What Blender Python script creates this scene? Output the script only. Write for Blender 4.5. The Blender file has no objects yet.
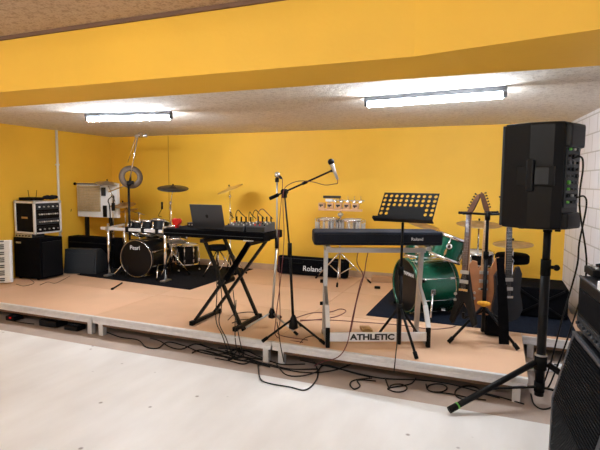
import bpy, bmesh, math, random
from mathutils import Matrix, Vector
random.seed(7)
V = Vector
C = bpy.context.scene.collection
PI = math.pi

# ------------------------------------------------------------------ camera
F = 490.0
PITCH = math.atan(44/490); ROLL = math.radians(.45); YAW = math.radians(22)
EYE = V((0, 0, 1.58))
fw = V((-math.sin(YAW)*math.cos(PITCH), math.cos(YAW)*math.cos(PITCH), -math.sin(PITCH)))
rt0 = V((math.cos(YAW), math.sin(YAW), 0)); up0 = rt0.cross(fw)
rt = rt0*math.cos(ROLL) + up0*math.sin(ROLL); up = up0*math.cos(ROLL) - rt0*math.sin(ROLL)
def ray(px, py): return fw + rt*((px-300)/F) - up*((py-225)/F)
def aty(px, py, y): r = ray(px, py); return EYE + r*(y/r.y)
def atz(px, py, z): r = ray(px, py); return EYE + r*((z-EYE.z)/r.z)
cam = bpy.data.cameras.new('camera'); cam.sensor_width = 36; cam.lens = F/600*36
co = bpy.data.objects.new('camera', cam); C.objects.link(co)
co.matrix_world = Matrix((rt, up, -fw)).transposed().to_4x4() @ Matrix.Identity(4)
co.matrix_world.translation = EYE
bpy.context.scene.camera = co

# ------------------------------------------------------------------ materials
def mat(name, col, rough=.5, metal=0, var=0, scale=8, bump=0, bscale=60, coat=0, spec=None):
    m = bpy.data.materials.new(name); m.use_nodes = True
    n = m.node_tree.nodes; l = m.node_tree.links; b = n['Principled BSDF']
    b.inputs['Roughness'].default_value = rough; b.inputs['Metallic'].default_value = metal
    b.inputs['Coat Weight'].default_value = coat
    if spec is not None: b.inputs['Specular IOR Level'].default_value = spec
    tc = n.new('ShaderNodeTexCoord')
    nz = n.new('ShaderNodeTexNoise'); nz.inputs['Scale'].default_value = scale; nz.inputs['Detail'].default_value = 5
    l.new(tc.outputs['Object'], nz.inputs['Vector'])
    cr = n.new('ShaderNodeValToRGB'); v = var
    cr.color_ramp.elements[0].position = .3; cr.color_ramp.elements[1].position = .7
    cr.color_ramp.elements[0].color = (*[c*(1-v) for c in col], 1)
    cr.color_ramp.elements[1].color = (*[min(1, c*(1+v)) for c in col], 1)
    l.new(nz.outputs['Fac'], cr.inputs['Fac']); l.new(cr.outputs['Color'], b.inputs['Base Color'])
    if bump:
        n2 = n.new('ShaderNodeTexNoise'); n2.inputs['Scale'].default_value = bscale; n2.inputs['Detail'].default_value = 3
        l.new(tc.outputs['Object'], n2.inputs['Vector'])
        bp = n.new('ShaderNodeBump'); bp.inputs['Strength'].default_value = bump; bp.inputs['Distance'].default_value = .01
        l.new(n2.outputs['Fac'], bp.inputs['Height']); l.new(bp.outputs['Normal'], b.inputs['Normal'])
    return m
def emit(name, col, s):
    m = bpy.data.materials.new(name); m.use_nodes = True; b = m.node_tree.nodes['Principled BSDF']
    b.inputs['Base Color'].default_value = (.8, .8, .8, 1)
    b.inputs['Emission Color'].default_value = (*col, 1); b.inputs['Emission Strength'].default_value = s
    return m
def brick_mat(name, c1, c2, mortar, bw, bh, ms=.008):
    m = mat(name, c1, .6); n = m.node_tree.nodes; l = m.node_tree.links; b = n['Principled BSDF']
    tc = n.new('ShaderNodeTexCoord'); sp = n.new('ShaderNodeSeparateXYZ'); cb = n.new('ShaderNodeCombineXYZ')
    l.new(tc.outputs['Object'], sp.inputs[0]); l.new(sp.outputs['Y'], cb.inputs['X']); l.new(sp.outputs['Z'], cb.inputs['Y'])
    br = n.new('ShaderNodeTexBrick'); br.inputs['Scale'].default_value = 1
    br.inputs['Brick Width'].default_value = bw; br.inputs['Row Height'].default_value = bh
    br.inputs['Mortar Size'].default_value = ms; br.inputs['Mortar Smooth'].default_value = .3
    br.inputs['Color1'].default_value = (*c1, 1); br.inputs['Color2'].default_value = (*c2, 1); br.inputs['Mortar'].default_value = (*mortar, 1)
    l.new(cb.outputs[0], br.inputs['Vector']); l.new(br.outputs['Color'], b.inputs['Base Color'])
    bp = n.new('ShaderNodeBump'); bp.inputs['Strength'].default_value = .5; bp.inputs['Distance'].default_value = .008; bp.invert = True
    l.new(br.outputs['Fac'], bp.inputs['Height']); l.new(bp.outputs['Normal'], b.inputs['Normal'])
    return m
def chip_mat(name, c1, c2):
    m = mat(name, c1, .9); n = m.node_tree.nodes; l = m.node_tree.links; b = n['Principled BSDF']
    tc = n.new('ShaderNodeTexCoord')
    vo = n.new('ShaderNodeTexVoronoi'); vo.inputs['Scale'].default_value = 70; l.new(tc.outputs['Object'], vo.inputs['Vector'])
    nz = n.new('ShaderNodeTexNoise'); nz.inputs['Scale'].default_value = 26; nz.inputs['Detail'].default_value = 6; l.new(tc.outputs['Object'], nz.inputs['Vector'])
    mx = n.new('ShaderNodeMath'); mx.operation = 'MULTIPLY_ADD'; mx.inputs[1].default_value = .5
    l.new(vo.outputs['Distance'], mx.inputs[0]); l.new(nz.outputs['Fac'], mx.inputs[2])
    cr = n.new('ShaderNodeValToRGB'); cr.color_ramp.elements[0].position = .42; cr.color_ramp.elements[1].position = .8
    cr.color_ramp.elements[0].color = (*c1, 1); cr.color_ramp.elements[1].color = (*c2, 1)
    l.new(mx.outputs[0], cr.inputs['Fac']); l.new(cr.outputs['Color'], b.inputs['Base Color'])
    bp = n.new('ShaderNodeBump'); bp.inputs['Strength'].default_value = .6; bp.inputs['Distance'].default_value = .01
    l.new(mx.outputs[0], bp.inputs['Height']); l.new(bp.outputs['Normal'], b.inputs['Normal'])
    return m
def floor_mat():
    m = mat('whitewashed_floor', (.7, .66, .62), .45); n = m.node_tree.nodes; l = m.node_tree.links; b = n['Principled BSDF']
    tc = n.new('ShaderNodeTexCoord'); mp = n.new('ShaderNodeMapping'); mp.inputs['Scale'].default_value = (1, .35, 1)
    l.new(tc.outputs['Object'], mp.inputs[0])
    nz = n.new('ShaderNodeTexNoise'); nz.inputs['Scale'].default_value = 3; nz.inputs['Detail'].default_value = 6; l.new(mp.outputs[0], nz.inputs['Vector'])
    cr = n.new('ShaderNodeValToRGB'); cr.color_ramp.elements[0].position = .3; cr.color_ramp.elements[1].position = .7
    cr.color_ramp.elements[0].color = (.67, .635, .60, 1); cr.color_ramp.elements[1].color = (.81, .79, .765, 1)
    l.new(nz.outputs['Fac'], cr.inputs['Fac'])
    vo = n.new('ShaderNodeTexVoronoi'); vo.inputs['Scale'].default_value = 4.2; l.new(tc.outputs['Object'], vo.inputs['Vector'])
    c2 = n.new('ShaderNodeValToRGB'); c2.color_ramp.elements[0].position = .035; c2.color_ramp.elements[1].position = .075
    c2.color_ramp.elements[0].color = (.42, .38, .36, 1); c2.color_ramp.elements[1].color = (1, 1, 1, 1)
    l.new(vo.outputs['Distance'], c2.inputs['Fac'])
    mx = n.new('ShaderNodeMix'); mx.data_type = 'RGBA'; mx.blend_type = 'MULTIPLY'; mx.inputs[0].default_value = 1
    l.new(cr.outputs['Color'], mx.inputs[6]); l.new(c2.outputs['Color'], mx.inputs[7]); l.new(mx.outputs[2], b.inputs['Base Color'])
    return m
M = dict(
    wall=mat('orange_yellow_plaster', (.83, .475, .038), .62, var=.05, scale=1.5, bump=.12, bscale=40),
    brick=brick_mat('white_painted_block', (.79, .79, .86), (.74, .74, .81), (.50, .49, .52), .3, .19),
    ceil=chip_mat('wood_wool_board_lit', (.46, .39, .32), (.74, .68, .60)),  # stage ceiling board, its lamplit paleness put into the colour
    ceil_hall=chip_mat('wood_wool_board_dim', (.27, .17, .095), (.52, .37, .24)),  # same board over the hall, the dimmer light painted in as darker brown
    floor=floor_mat(),
    deck=mat('plywood_deck', (.60, .365, .225), .5, var=.08, scale=2.2),
    deck2=mat('plywood_deck_light', (.64, .40, .255), .5, var=.07, scale=1.7),
    alu=mat('brushed_aluminium', (.72, .72, .74), .45, .35, var=.06, scale=20),
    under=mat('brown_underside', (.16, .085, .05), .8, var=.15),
    chrome=mat('chrome', (.75, .75, .76), .18, 1),
    steel=mat('satin_steel', (.5, .5, .5), .35, .9),
    black=mat('black_plastic', (.0035, .0042, .006), .38, bump=.04, bscale=300, spec=.2),
    blackm=mat('black_powder_coat', (.003, .003, .004), .45, spec=.18),
    gloss=mat('gloss_black_lacquer', (.003, .003, .004), .3, spec=.2),
    rubber=mat('black_rubber', (.003, .003, .003), .7, spec=.12),
    cloth=mat('black_fabric', (.003, .003, .0042), .9, spec=.06, var=.3, scale=40, bump=.3, bscale=200),
    navy=mat('navy_fabric', (.005, .0065, .013), .8, spec=.25, var=.2, scale=30, bump=.25, bscale=150),
    rug=mat('dark_blue_rug', (.008, .011, .02), .95, spec=.1, var=.3, scale=30, bump=.5, bscale=200),
    rugb=mat('black_rug', (.005, .005, .007), .95, spec=.1, var=.3, scale=30, bump=.5, bscale=200),
    grey=mat('dark_grey_plastic', (.02, .024, .03), .45, spec=.3),
    bluegrey=mat('blue_grey_metal', (.06, .068, .085), .45, .2),
    white=mat('white_plastic', (.86, .87, .9), .4),
    beige=mat('beige_slats', (.60, .46, .28), .6, var=.1, scale=30),
    tan=mat('tan_carton', (.42, .22, .10), .7),
    brass=mat('aged_brass', (.42, .26, .11), .5, .6, var=.2, scale=14),
    brass2=mat('bright_brass', (.75, .48, .12), .5, .6, var=.1, scale=14),
    bronze=mat('dark_bronze', (.045, .04, .035), .4, .6, var=.3, scale=14),
    green=mat('green_sparkle_lacquer', (.003, .085, .045), .22, .35, var=.15, scale=60, coat=.5),
    head=mat('black_drum_head', (.006, .006, .007), .4, spec=.2),
    headw=mat('white_drum_head', (.7, .7, .68), .5),
    maple=mat('maple_wood', (.52, .30, .14), .4, var=.12, scale=12),
    rose=mat('rosewood', (.085, .036, .02), .6, spec=.2, var=.25, scale=25),
    nat=mat('natural_wood_body', (.42, .17, .07), .35, var=.15, scale=9, coat=.3),
    walnut=mat('dark_walnut', (.006, .004, .003), .45, var=.3, scale=9, spec=.2),
    bassg=mat('slate_metallic_body', (.009, .012, .018), .4, .1),
    red=mat('red_gloss', (.65, .01, .012), .3),
    yellow=mat('yellow_cloth', (.75, .36, .02), .7, var=.2, scale=40),
    txt=mat('white_print', (.8, .8, .8), .5),
    txtb=mat('black_print', (.01, .01, .01), .5),
    space=mat('space_grey_aluminium', (.045, .048, .058), .42, .3),
    wood=mat('pale_wood', (.62, .36, .2), .5, var=.1, scale=14),
    cable=mat('black_cable', (.005, .005, .005), .5, spec=.25),
    redc=mat('dark_red_cable', (.12, .02, .025), .5),
    carpet=mat('dark_carpet_cover', (.008, .006, .005), .95, spec=.1, var=.3, scale=60, bump=.4, bscale=250),
    pipe=mat('white_painted_pipe', (.70, .66, .58), .45),
    rib=mat('dark_grille_rib', (.003, .0036, .005), .6, spec=.12),
    ringm=mat('dull_bronze_ring', (.11, .075, .05), .6, .4),
    greenl=mat('green_band', (.1, .4, .05), .5),
)
# ------------------------------------------------------------------ mesh builder
class MB:
    def __init__(s): s.b = bmesh.new()
    def _xf(s, vs, X):
        if X is not None: bmesh.ops.transform(s.b, matrix=X, verts=vs)
    def box(s, c, d, rz=0, ry=0, rx=0, bev=0, X=None):
        r = bmesh.ops.create_cube(s.b, size=1); vs = r['verts']
        m = Matrix.Translation(V(c)) @ Matrix.Rotation(rz, 4, 'Z') @ Matrix.Rotation(ry, 4, 'Y') @ Matrix.Rotation(rx, 4, 'X') @ Matrix.Diagonal((*d, 1))
        bmesh.ops.transform(s.b, matrix=(X @ m if X is not None else m), verts=vs)
        if bev:
            es = list({e for v in vs for e in v.link_edges})
            bmesh.ops.bevel(s.b, geom=es, offset=bev, segments=2, affect='EDGES', profile=.6)
        return s
    def ring(s, c, a, b, r, n, sx=1, sy=1):
        return [s.b.verts.new(c + a*(r*sx*math.cos(2*PI*i/n)) + b*(r*sy*math.sin(2*PI*i/n))) for i in range(n)]
    def skin(s, rings, cap=True, smooth=True, closed=False):
        n = len(rings[0]); R = list(zip(rings, rings[1:]))
        if closed: R.append((rings[-1], rings[0]))
        for p, q in R:
            for i in range(n):
                f = s.b.faces.new((p[i], p[(i+1) % n], q[(i+1) % n], q[i])); f.smooth = smooth
        if cap and not closed:
            s.b.faces.new(rings[0][::-1]); s.b.faces.new(rings[-1])
    def cyl(s, p0, p1, r0, r1=None, n=12, cap=True):
        p0, p1 = V(p0), V(p1); r1 = r0 if r1 is None else r1
        d = (p1-p0).normalized(); a = d.orthogonal().normalized(); b = d.cross(a)
        s.skin([s.ring(p0, a, b, r0, n), s.ring(p1, a, b, r1, n)], cap); return s
    def lathe(s, p0, d, prof, n=32, closed=False, cap=False):
        # prof: list of (r, h) along direction d
        p0 = V(p0); d = V(d).normalized(); a = d.orthogonal().normalized(); b = d.cross(a)
        s.skin([s.ring(p0+d*h, a, b, max(r, 1e-4), n) for r, h in prof], cap, closed=closed); return s
    def tube(s, pts, r, n=6, smooth=0, cap=True):
        pts = [V(p) for p in pts]
        if smooth:
            P = [pts[0]*2-pts[1]] + pts + [pts[-1]*2-pts[-2]]; o = []
            for i in range(1, len(P)-2):
                for k in range(smooth):
                    t = k/smooth; a, b, c, d = P[i-1:i+3]
                    o.append(.5*((2*b)+(c-a)*t+(2*a-5*b+4*c-d)*t*t+(3*b-a-3*c+d)*t**3))
            o.append(pts[-1]); pts = o
        rings = []; t0 = (pts[1]-pts[0]).normalized(); a = t0.orthogonal().normalized()
        for i, p in enumerate(pts):
            t = (pts[min(i+1, len(pts)-1)]-pts[max(i-1, 0)]).normalized()
            a = (a - t*a.dot(t)); a = a.normalized() if a.length > 1e-6 else t.orthogonal().normalized()
            rings.append(s.ring(p, a, t.cross(a), r, n))
        s.skin(rings, cap); return s
    def bar(s, p0, p1, w, h, upv=(0, 0, 1)):
        p0, p1 = V(p0), V(p1); d = (p1-p0).normalized(); u = V(upv)
        if abs(d.dot(u.normalized())) > .98: u = V((0, 1, 0))
        a = d.cross(u).normalized(); b = a.cross(d)
        rr = []
        for p in (p0, p1): rr.append([s.b.verts.new(p+a*(x*w/2)+b*(y*h/2)) for x, y in ((-1, -1), (1, -1), (1, 1), (-1, 1))])
        s.skin(rr, True, False); return s
    def sph(s, c, r, sc=(1, 1, 1), u=14, v=9, X=None):
        res = bmesh.ops.create_uvsphere(s.b, u_segments=u, v_segments=v, radius=r)
        m = Matrix.Translation(V(c)) @ (X if X is not None else Matrix.Identity(4)) @ Matrix.Diagonal((*sc, 1))
        bmesh.ops.transform(s.b, matrix=m, verts=res['verts'])
        for vv in res['verts']:
            for f in vv.link_faces: f.smooth = True
        return s
    def prism(s, poly, o, U, W, T, t, bev=0):
        # poly (u,w) in plane (U,W) at o, extruded by T*t
        o, U, W, T = V(o), V(U), V(W), V(T)
        a = [s.b.verts.new(o+U*x+W*y) for x, y in poly]; b = [s.b.verts.new(o+U*x+W*y+T*t) for x, y in poly]
        f1 = s.b.faces.new(a); f2 = s.b.faces.new(b[::-1]); n = len(a)
        for i in range(n): s.b.faces.new((a[i], b[i], b[(i+1) % n], a[(i+1) % n]))
        if bev:
            es = list({e for f in (f1, f2) for e in f.edges}); bmesh.ops.bevel(s.b, geom=es, offset=bev, segments=2, affect='EDGES', profile=.6)
        return s
    def mesh(s, name, m, inv=None):
        if inv is not None: bmesh.ops.transform(s.b, matrix=inv, verts=s.b.verts)
        bmesh.ops.recalc_face_normals(s.b, faces=s.b.faces)
        me = bpy.data.meshes.new(name); s.b.to_mesh(me); s.b.free(); me.materials.append(m); return me
def rod(pts, r, n=8): return MB().tube(pts, r, n)
def setp(o, label=None, cat=None, group=None, kind=None):
    for k, v in (('label', label), ('category', cat), ('group', group), ('kind', kind)):
        if v: o[k] = v
class Thing:
    """an Empty at the thing's base; parts are authored in world space (w=True) or in its own frame"""
    def __init__(s, name, label, cat, loc, rz=0, group=None):
        s.o = bpy.data.objects.new(name, None); C.objects.link(s.o); s.o.empty_display_size = .1
        s.o.location = loc; s.o.rotation_euler = (0, 0, rz); setp(s.o, label, cat, group)
        s.inv = (Matrix.Translation(V(loc)) @ Matrix.Rotation(rz, 4, 'Z')).inverted()
    def part(s, name, mb, m, parent=None, label=None, w=False, kind=None):
        me = mb.mesh(name, m, s.inv if w else None)
        o = bpy.data.objects.new(name, me); C.objects.link(o); o.parent = parent or s.o; setp(o, label, kind=kind)
        return o
def single(name, mb, m, label, cat, group=None, loc=None, kind=None):
    loc = V(loc) if loc is not None else sum((v.co for v in mb.b.verts), V())/len(mb.b.verts)
    if loc is not None and not kind: loc = V((loc.x, loc.y, min(v.co.z for v in mb.b.verts)))
    o = bpy.data.objects.new(name, mb.mesh(name, m, Matrix.Translation(-loc))); C.objects.link(o); o.location = loc
    setp(o, label, cat, group, kind); return o
def struct(name, mb, m):
    o = bpy.data.objects.new(name, mb.mesh(name, m)); C.objects.link(o); o['kind'] = 'structure'; return o
def copy_thing(o, parent=None):
    c = o.copy(); C.objects.link(c)
    if parent: c.parent = parent
    for ch in list(o.children): copy_thing(ch, c)
    return c
def text_mb(s, size, ext, X, bold=0):
    cu = bpy.data.curves.new('t', 'FONT'); cu.body = s; cu.size = size; cu.extrude = ext; cu.offset = bold; cu.align_x = 'CENTER'; cu.align_y = 'CENTER'
    ob = bpy.data.objects.new('t', cu); C.objects.link(ob); dg = bpy.context.evaluated_depsgraph_get()
    me = bpy.data.meshes.new_from_object(ob.evaluated_get(dg)); bpy.data.objects.remove(ob); bpy.data.curves.remove(cu)
    mb = MB(); mb.b.from_mesh(me); bpy.data.meshes.remove(me); bmesh.ops.transform(mb.b, matrix=X, verts=mb.b.verts); return mb
def frame(o, U, W, T):
    m = Matrix((V(U).normalized(), V(W).normalized(), V(T).normalized())).transposed().to_4x4(); m.translation = V(o); return m

# ------------------------------------------------------------------ setting
YF, YW, S, CZ = 3.71, 6.83, .2, 2.32
YR = [YF, 4.75, 5.79, YW-.01]
def xl(y): return -6.36+.06*(YW-y)        # left wall
def xr(y): return .78+.093*(YW-y)          # right wall
Y0 = -3.2
YE = 3.48
struct('floor', MB().prism([(xl(Y0)-2, Y0), (xr(Y0), Y0), (xr(YE), YE), (-8.0, YE)], (0, 0, 0), (1, 0, 0), (0, 1, 0), (0, 0, -1), .1), M['floor'])
struct('floor_stage_side', MB().prism([(-8.0, YE), (xr(YE), YE), (xr(YW), YW), (-8.0, YW)], (0, 0, 0), (1, 0, 0), (0, 1, 0), (0, 0, -1), .1), mat('grey_beige_floor', (.42, .33, .275), .7, var=.08, scale=5, bump=.1))  # darker grey-beige floor from the straight edge back to the wall
struct('wall_back', MB().box(((xl(YW)+xr(YW))/2, YW+.06, 1.2), (xr(YW)-xl(YW)+.3, .12, 2.6)), M['wall'])
# left wall of the bay, right block wall
struct('wall_left', MB().prism([(xl(2.9), 2.9), (xl(YW), YW), (xl(YW)-.12, YW), (xl(2.9)-.12, 2.9)], (0, 0, 0), (1, 0, 0), (0, 1, 0), (0, 0, 1), 2.6), M['wall'])
struct('wall_right', MB().prism([(xr(Y0), Y0), (xr(YW), YW), (xr(YW)+.12, YW), (xr(Y0)+.12, Y0)], (0, 0, 0), (1, 0, 0), (0, 1, 0), (0, 0, 1), 3.2), M['brick'])
struct('wall_hall_left', MB().box((-8.0, -.15, 1.6), (.12, 6.1, 3.2)), M['wall'])
struct('wall_hall_back', MB().box((-3.2, Y0-.06, 1.6), (9.8, .12, 3.2)), M['wall'])
struct('wall_hall_side', MB().box((-7.0, 2.96, 1.6), (2.0, .12, 3.2)), M['wall'])
# beam with a splayed lower right edge
ZB = 2.18
def onb(px, py): return atz(px, py, ZB)
bb = MB()
bk = [V((-8, onb(300, 86.5).y, ZB)), V((1.4, onb(300, 86.5).y, ZB))]
k0 = onb(300, 66.3); k1 = onb(412, 53.5); k2 = onb(600, 29)
yfr = k0.y
front = [V((-8, yfr, ZB)), V((k1.x, yfr, ZB)), V((k2.x, k2.y, ZB)), V((1.4, k2.y-.06, ZB))]
poly = [(p.x, p.y) for p in front] + [(p.x, p.y) for p in bk[::-1]]
struct('trim_1', bb.prism(poly, (0, 0, ZB), (1, 0, 0), (0, 1, 0), (0, 0, 1), .62), M['wall'])
ht = aty(135, 18, yfr).z
struct('ceiling', MB().box((-2.9, (YW+k0.y+.3)/2, CZ+.05), (9, YW-k0.y+.1, .1)), M['ceil'])
struct('ceiling_hall', MB().box((-3.3, (Y0+yfr)/2-.02, ht+.05), (10, yfr-Y0, .1)), M['ceil_hall'])
struct('trim_2', MB().box((-3.3, yfr-.012, ht-.012), (9.4, .02, .022)), M['under'])
struct('baseboard_back', MB().box(((xl(YW)+xr(YW))/2, YW-.012, S+.045), (xr(YW)-xl(YW)-.05, .02, .09)), mat('brown_skirting', (.42, .27, .16), .6, var=.1))
# panel joint in the back wall
struct('trim_3', MB().box((aty(169, 190, YW).x, YW-.002, 1.26), (.012, .006, 2.1)), mat('wall_joint', (.5, .25, .02), .7))
# wooden door frame at the near end of the block wall
p = 4.22
struct('trim_4', MB().box((xr(p)-.02, p, 1.0), (.05, .1, 2.0)), mat('door_frame_wood', (.33, .2, .12), .6, var=.15))

t = Thing('wall_pipe', 'thin white vertical pipe running up the left orange wall to the ceiling', 'pipe', (xl(5.6)+.02, 5.6, S))
t.part('tube', MB().cyl((0, 0, 0), (0, 0, CZ-S), .018), M['pipe'])
for z in (.5, 1.6): t.part('bracket', MB().box((-.005, 0, z), (.03, .06, .02)), M['pipe'])

# stage platforms
def platform(x0, x1, y0, y1, label, m, legs):
    t = Thing('stage_platform', label, 'stage platform', ((x0+x1)/2, (y0+y1)/2, 0), 0, 'aluminium framed stage platforms')
    g = .003; X0, X1, Y0_, Y1 = x0+g-(x0+x1)/2, x1-g-(x0+x1)/2, y0+g-(y0+y1)/2, y1-g-(y0+y1)/2
    df = .035 if legs and abs(y0-YF) < .01 or label.startswith('narrow') and x0 > 0 and abs(y0-YR[1]) < .01 else .0
    t.part('deck_board', MB().box(((X0+X1)/2, (Y0_+df+Y1)/2, S-.009), (X1-X0, Y1-Y0_-df, .018)), m)
    f = MB()
    for (cx, cy, dx, dy) in (((X0+X1)/2, Y0_+.0125, X1-X0, .025), ((X0+X1)/2, Y1-.0125, X1-X0, .025), (X0+.0125, (Y0_+Y1)/2, .025, Y1-Y0_-.05), (X1-.0125, (Y0_+Y1)/2, .025, Y1-Y0_-.05)):
        f.box((cx, cy, S-.0255), (dx, dy, .013))
    if df: f.box(((X0+X1)/2, Y0_+df/2, S-.011), (X1-X0, df, .022))
    for (cx, cy, dx, dy) in (((X0+X1)/2, Y0_+.02, X1-X0-.01, .028), ((X0+X1)/2, Y1-.02, X1-X0-.01, .028)):
        f.box((cx, cy, S-.03), (dx, dy, .012)); f.box((cx, cy-.004 if cy < 0 else cy, S-.052), (dx, dy+.008, .032))
    t.part('frame', f, M['alu'])
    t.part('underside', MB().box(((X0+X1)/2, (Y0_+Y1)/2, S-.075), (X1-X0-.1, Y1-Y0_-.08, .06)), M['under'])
    for lx, ly in legs:
        px = X0+.07 if lx < 0 else X1-.07; py = Y0_+.06 if ly < 0 else Y1-.06
        t.part('leg', MB().box((px, py, .067), (.055, .055, .134), bev=.004), M['alu'])
    return t
XJ = [-5.76, -3.76, -1.755, .25]
rowname = ['front', 'middle', 'back']; colname = ['second from the left', 'centre right', 'right-hand']
for j in range(3):
    y0, y1 = YR[j], YR[j+1]
    xa = xl(y1)+.02 if j < 2 else xl(y1)+.02
    for i in range(3):
        platform(XJ[i], XJ[i+1], y0, y1, 'plywood stage platform in the %s row, %s full panel' % (rowname[j], ['left', 'middle', 'right'][i]), M['deck2'] if (i+j) % 2 == 0 else M['deck'], [(a, b) for a in (-1, 1) for b in (-1, 1)] if j == 0 else [(-1, -1), (1, -1)])
    platform(max(xl(y0), xl(y1))+.01, XJ[0], y0, y1, 'narrow plywood stage platform in the %s row beside the left wall' % rowname[j], M['deck'], [(1, -1)])
    if j: platform(XJ[3], xr(y1)-.01, y0, y1, 'narrow plywood stage platform in the %s row beside the white block wall' % rowname[j], M['deck'], [(-1, -1), (1, -1)])

# ------------------------------------------------------------------ lamps
tube_mat = emit('fluorescent_tube', (.87, .96, 1.06), 62)
tube_hall = emit('fluorescent_tube_hall', (.90, .95, 1.0), 29)
def lamp(a, b, z, label, tm, grp):
    a, b = V(a), V(b); m = (a+b)/2; d = (b-a); L = d.length; rz = math.atan2(d.y, d.x)
    t = Thing('ceiling_light', label, 'ceiling light', (m.x, m.y, z), rz, grp)
    t.part('housing', MB().box((0, 0, -.02), (L, .055, .04), bev=.004), M['bluegrey'])
    for s in (-1, 1): t.part('end_cap', MB().box((s*(L/2-.015), 0, -.06), (.03, .045, .045), bev=.004), M['bluegrey'])
    t.part('tube', MB().cyl((-L/2+.03, 0, -.068), (L/2-.03, 0, -.068), .024, n=16), tm)
zl = CZ-.068
lamp(atz(86, 119.5, zl), atz(172, 117.5, zl), CZ, 'fluorescent tube light on the low ceiling above the black drum kit', tube_mat, 'fluorescent tubes over the stage')
lamp(atz(365, 105, zl), atz(507, 95, zl), CZ, 'fluorescent tube light on the low ceiling above the green drum kit', tube_mat, 'fluorescent tubes over the stage')
for hx, hy in ((-5.2, .2), (-2.2, .2), (-.4, .2), (-5.2, -1.9), (-2.2, -1.9)):
    lamp((hx-.6, hy, 0), (hx+.6, hy, 0), ht, 'fluorescent tube light on the hall ceiling', tube_hall, 'fluorescent tubes in the hall')

# ------------------------------------------------------------------ rugs
def rug(px, z, t_, m, label):
    P = [V((a, b, 0)) for a, b in px]
    mb = MB().prism([(p.x, p.y) for p in P], (0, 0, z), (1, 0, 0), (0, 1, 0), (0, 0, 1), t_); single('rug', mb, m, label, 'rug')
a = atz(77, 275, S); b = atz(190, 290, S)
rug([(a.x, a.y), (b.x, b.y), (b.x+.05, 6.75), (-5.75, 6.75)], S+.001, .006, M['rugb'], 'black rug under the black drum kit')
rug([(-1.22, 4.86), (.72, 4.86), (.72, 6.5), (-1.22, 6.5)], S+.001, .006, M['rug'], 'dark blue rug under the green drum kit')
RZ = S+.008

# ------------------------------------------------------------------ generic kit
def tripod(t, x, y, z0, zh, R, m, a0=0, r=.009, foot=M['rubber'], n=3, upper=None, rads=None, foot_len=.035):
    for k in range(n):
        a = a0+2*PI*k/n if upper is None else upper[k]; rr = R if rads is None else rads[k]
        e = V((x+rr*math.cos(a), y+rr*math.sin(a), z0+r+.004)); s = V((x+.02*math.cos(a), y+.02*math.sin(a), zh))
        lg = t.part('leg', MB().cyl(s, e, r), m, w=True)
        d = (e-s).normalized(); t.part('rubber_foot', MB().cyl(e-d*foot_len, e+d*.006, r*1.5), foot, lg, w=True)
def cymbal_disc(mb, c, R, n_, bell=.045):
    n_ = V(n_).normalized()
    mb.lathe(V(c)+n_*.0, n_, [(.006, .022), (bell*.6, .02), (bell, .006), (R*.5, -.004), (R, -.016), (R, -.018), (R*.5, -.007), (bell, .002), (bell*.6, .016), (.006, .018)], 40, closed=True)
    return mb
def cymbal_stand(label, base, top, R, nrm, m, z0, a0=.5, hat=False, boom=None, leg_r=.25):
    b = V((base[0], base[1], z0)); top = V(top)
    t = Thing('cymbal_stand', label, 'cymbal', b)
    zj = z0+.32
    k = boom if boom else V((b.x, b.y, top.z-.02))
    t.part('pole', MB().cyl((b.x, b.y, z0+.06), (b.x, b.y, z0+.55), .0125).cyl((b.x, b.y, z0+.55), (b.x, b.y, k.z), .009), M['chrome'], w=True)
    t.part('clamp', MB().box((b.x, b.y, z0+.55), (.035, .03, .03), bev=.005), M['chrome'], w=True)
    if boom: t.part('boom_arm', MB().cyl(k-(top-k).normalized()*.1, top, .007), M['chrome'], w=True); t.part('clamp', MB().sph(k, .022), M['chrome'], w=True)
    tripod(t, b.x, b.y, z0, zj, leg_r, M['chrome'], a0)
    n_ = V(nrm).normalized()
    t.part('cymbal', cymbal_disc(MB(), top, R, n_), m, w=True)
    if hat: t.part('cymbal', cymbal_disc(MB(), top-n_*.03, R, -n_), m, w=True)
    t.part('wing_nut', MB().cyl(top, top+n_*.05, .006).sph(top+n_*.04, .012), M['blackm'], w=True)
    return t
def drum(name, label, c, axis, R, D, shell, hoop, headm, cat='drum', lugs=8, badge=False, legs=None, z0=None, lugm=None, upv=(0, 0, 1), tension=True):
    """c = centre of the front/top head, axis points from that head into the shell"""
    c = V(c); ax = V(axis).normalized(); a = ax.cross(V(upv)).normalized(); b = a.cross(ax)
    base = V((c.x, c.y, z0 if z0 is not None else (c+ax*D/2).z-R)); lugm = lugm or M['chrome']
    t = Thing(name, label, cat, base)
    t.part('shell', MB().lathe(c, ax, [(R*.97, .01), (R*.97, D-.01)], 40), shell, w=True)
    for s, nm in ((0, 'head'), (1, 'head')):
        q = c+ax*(.004 if s == 0 else D-.004); t.part(nm, MB().lathe(q, ax if s else -ax, [(.001, 0), (R*.93, 0), (R*.985, -.004), (R*.985, -.014)], 40), headm if s == 0 else M['headw'], w=True)
    for s in (0, 1):
        q = c+ax*(-.008 if s == 0 else D-.022)
        t.part('hoop', MB().lathe(q, ax, [(R*.965, 0), (R*1.03, 0), (R*1.03, .03), (R*.965, .03)], 40, closed=True), hoop, w=True)
    for k in range(lugs):
        lg = MB()
        th = 2*PI*(k+.5)/lugs; rd = a*math.cos(th)+b*math.sin(th); q = c+rd*(R*1.0)
        for h in (min(.07, D*.4), D-min(.07, D*.4)): lg.box((0, 0, 0), (.022, .022, .05), bev=.004, X=frame(q+ax*h, rd, ax.cross(rd), ax))
        if tension: lg.cyl(q+rd*.010, q+rd*.010+ax*D, .004, n=6)
        t.part('lug', lg, lugm, w=True)
    t.c, t.ax, t.a, t.b, t.R = c, ax, a, b, R
    return t
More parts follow.
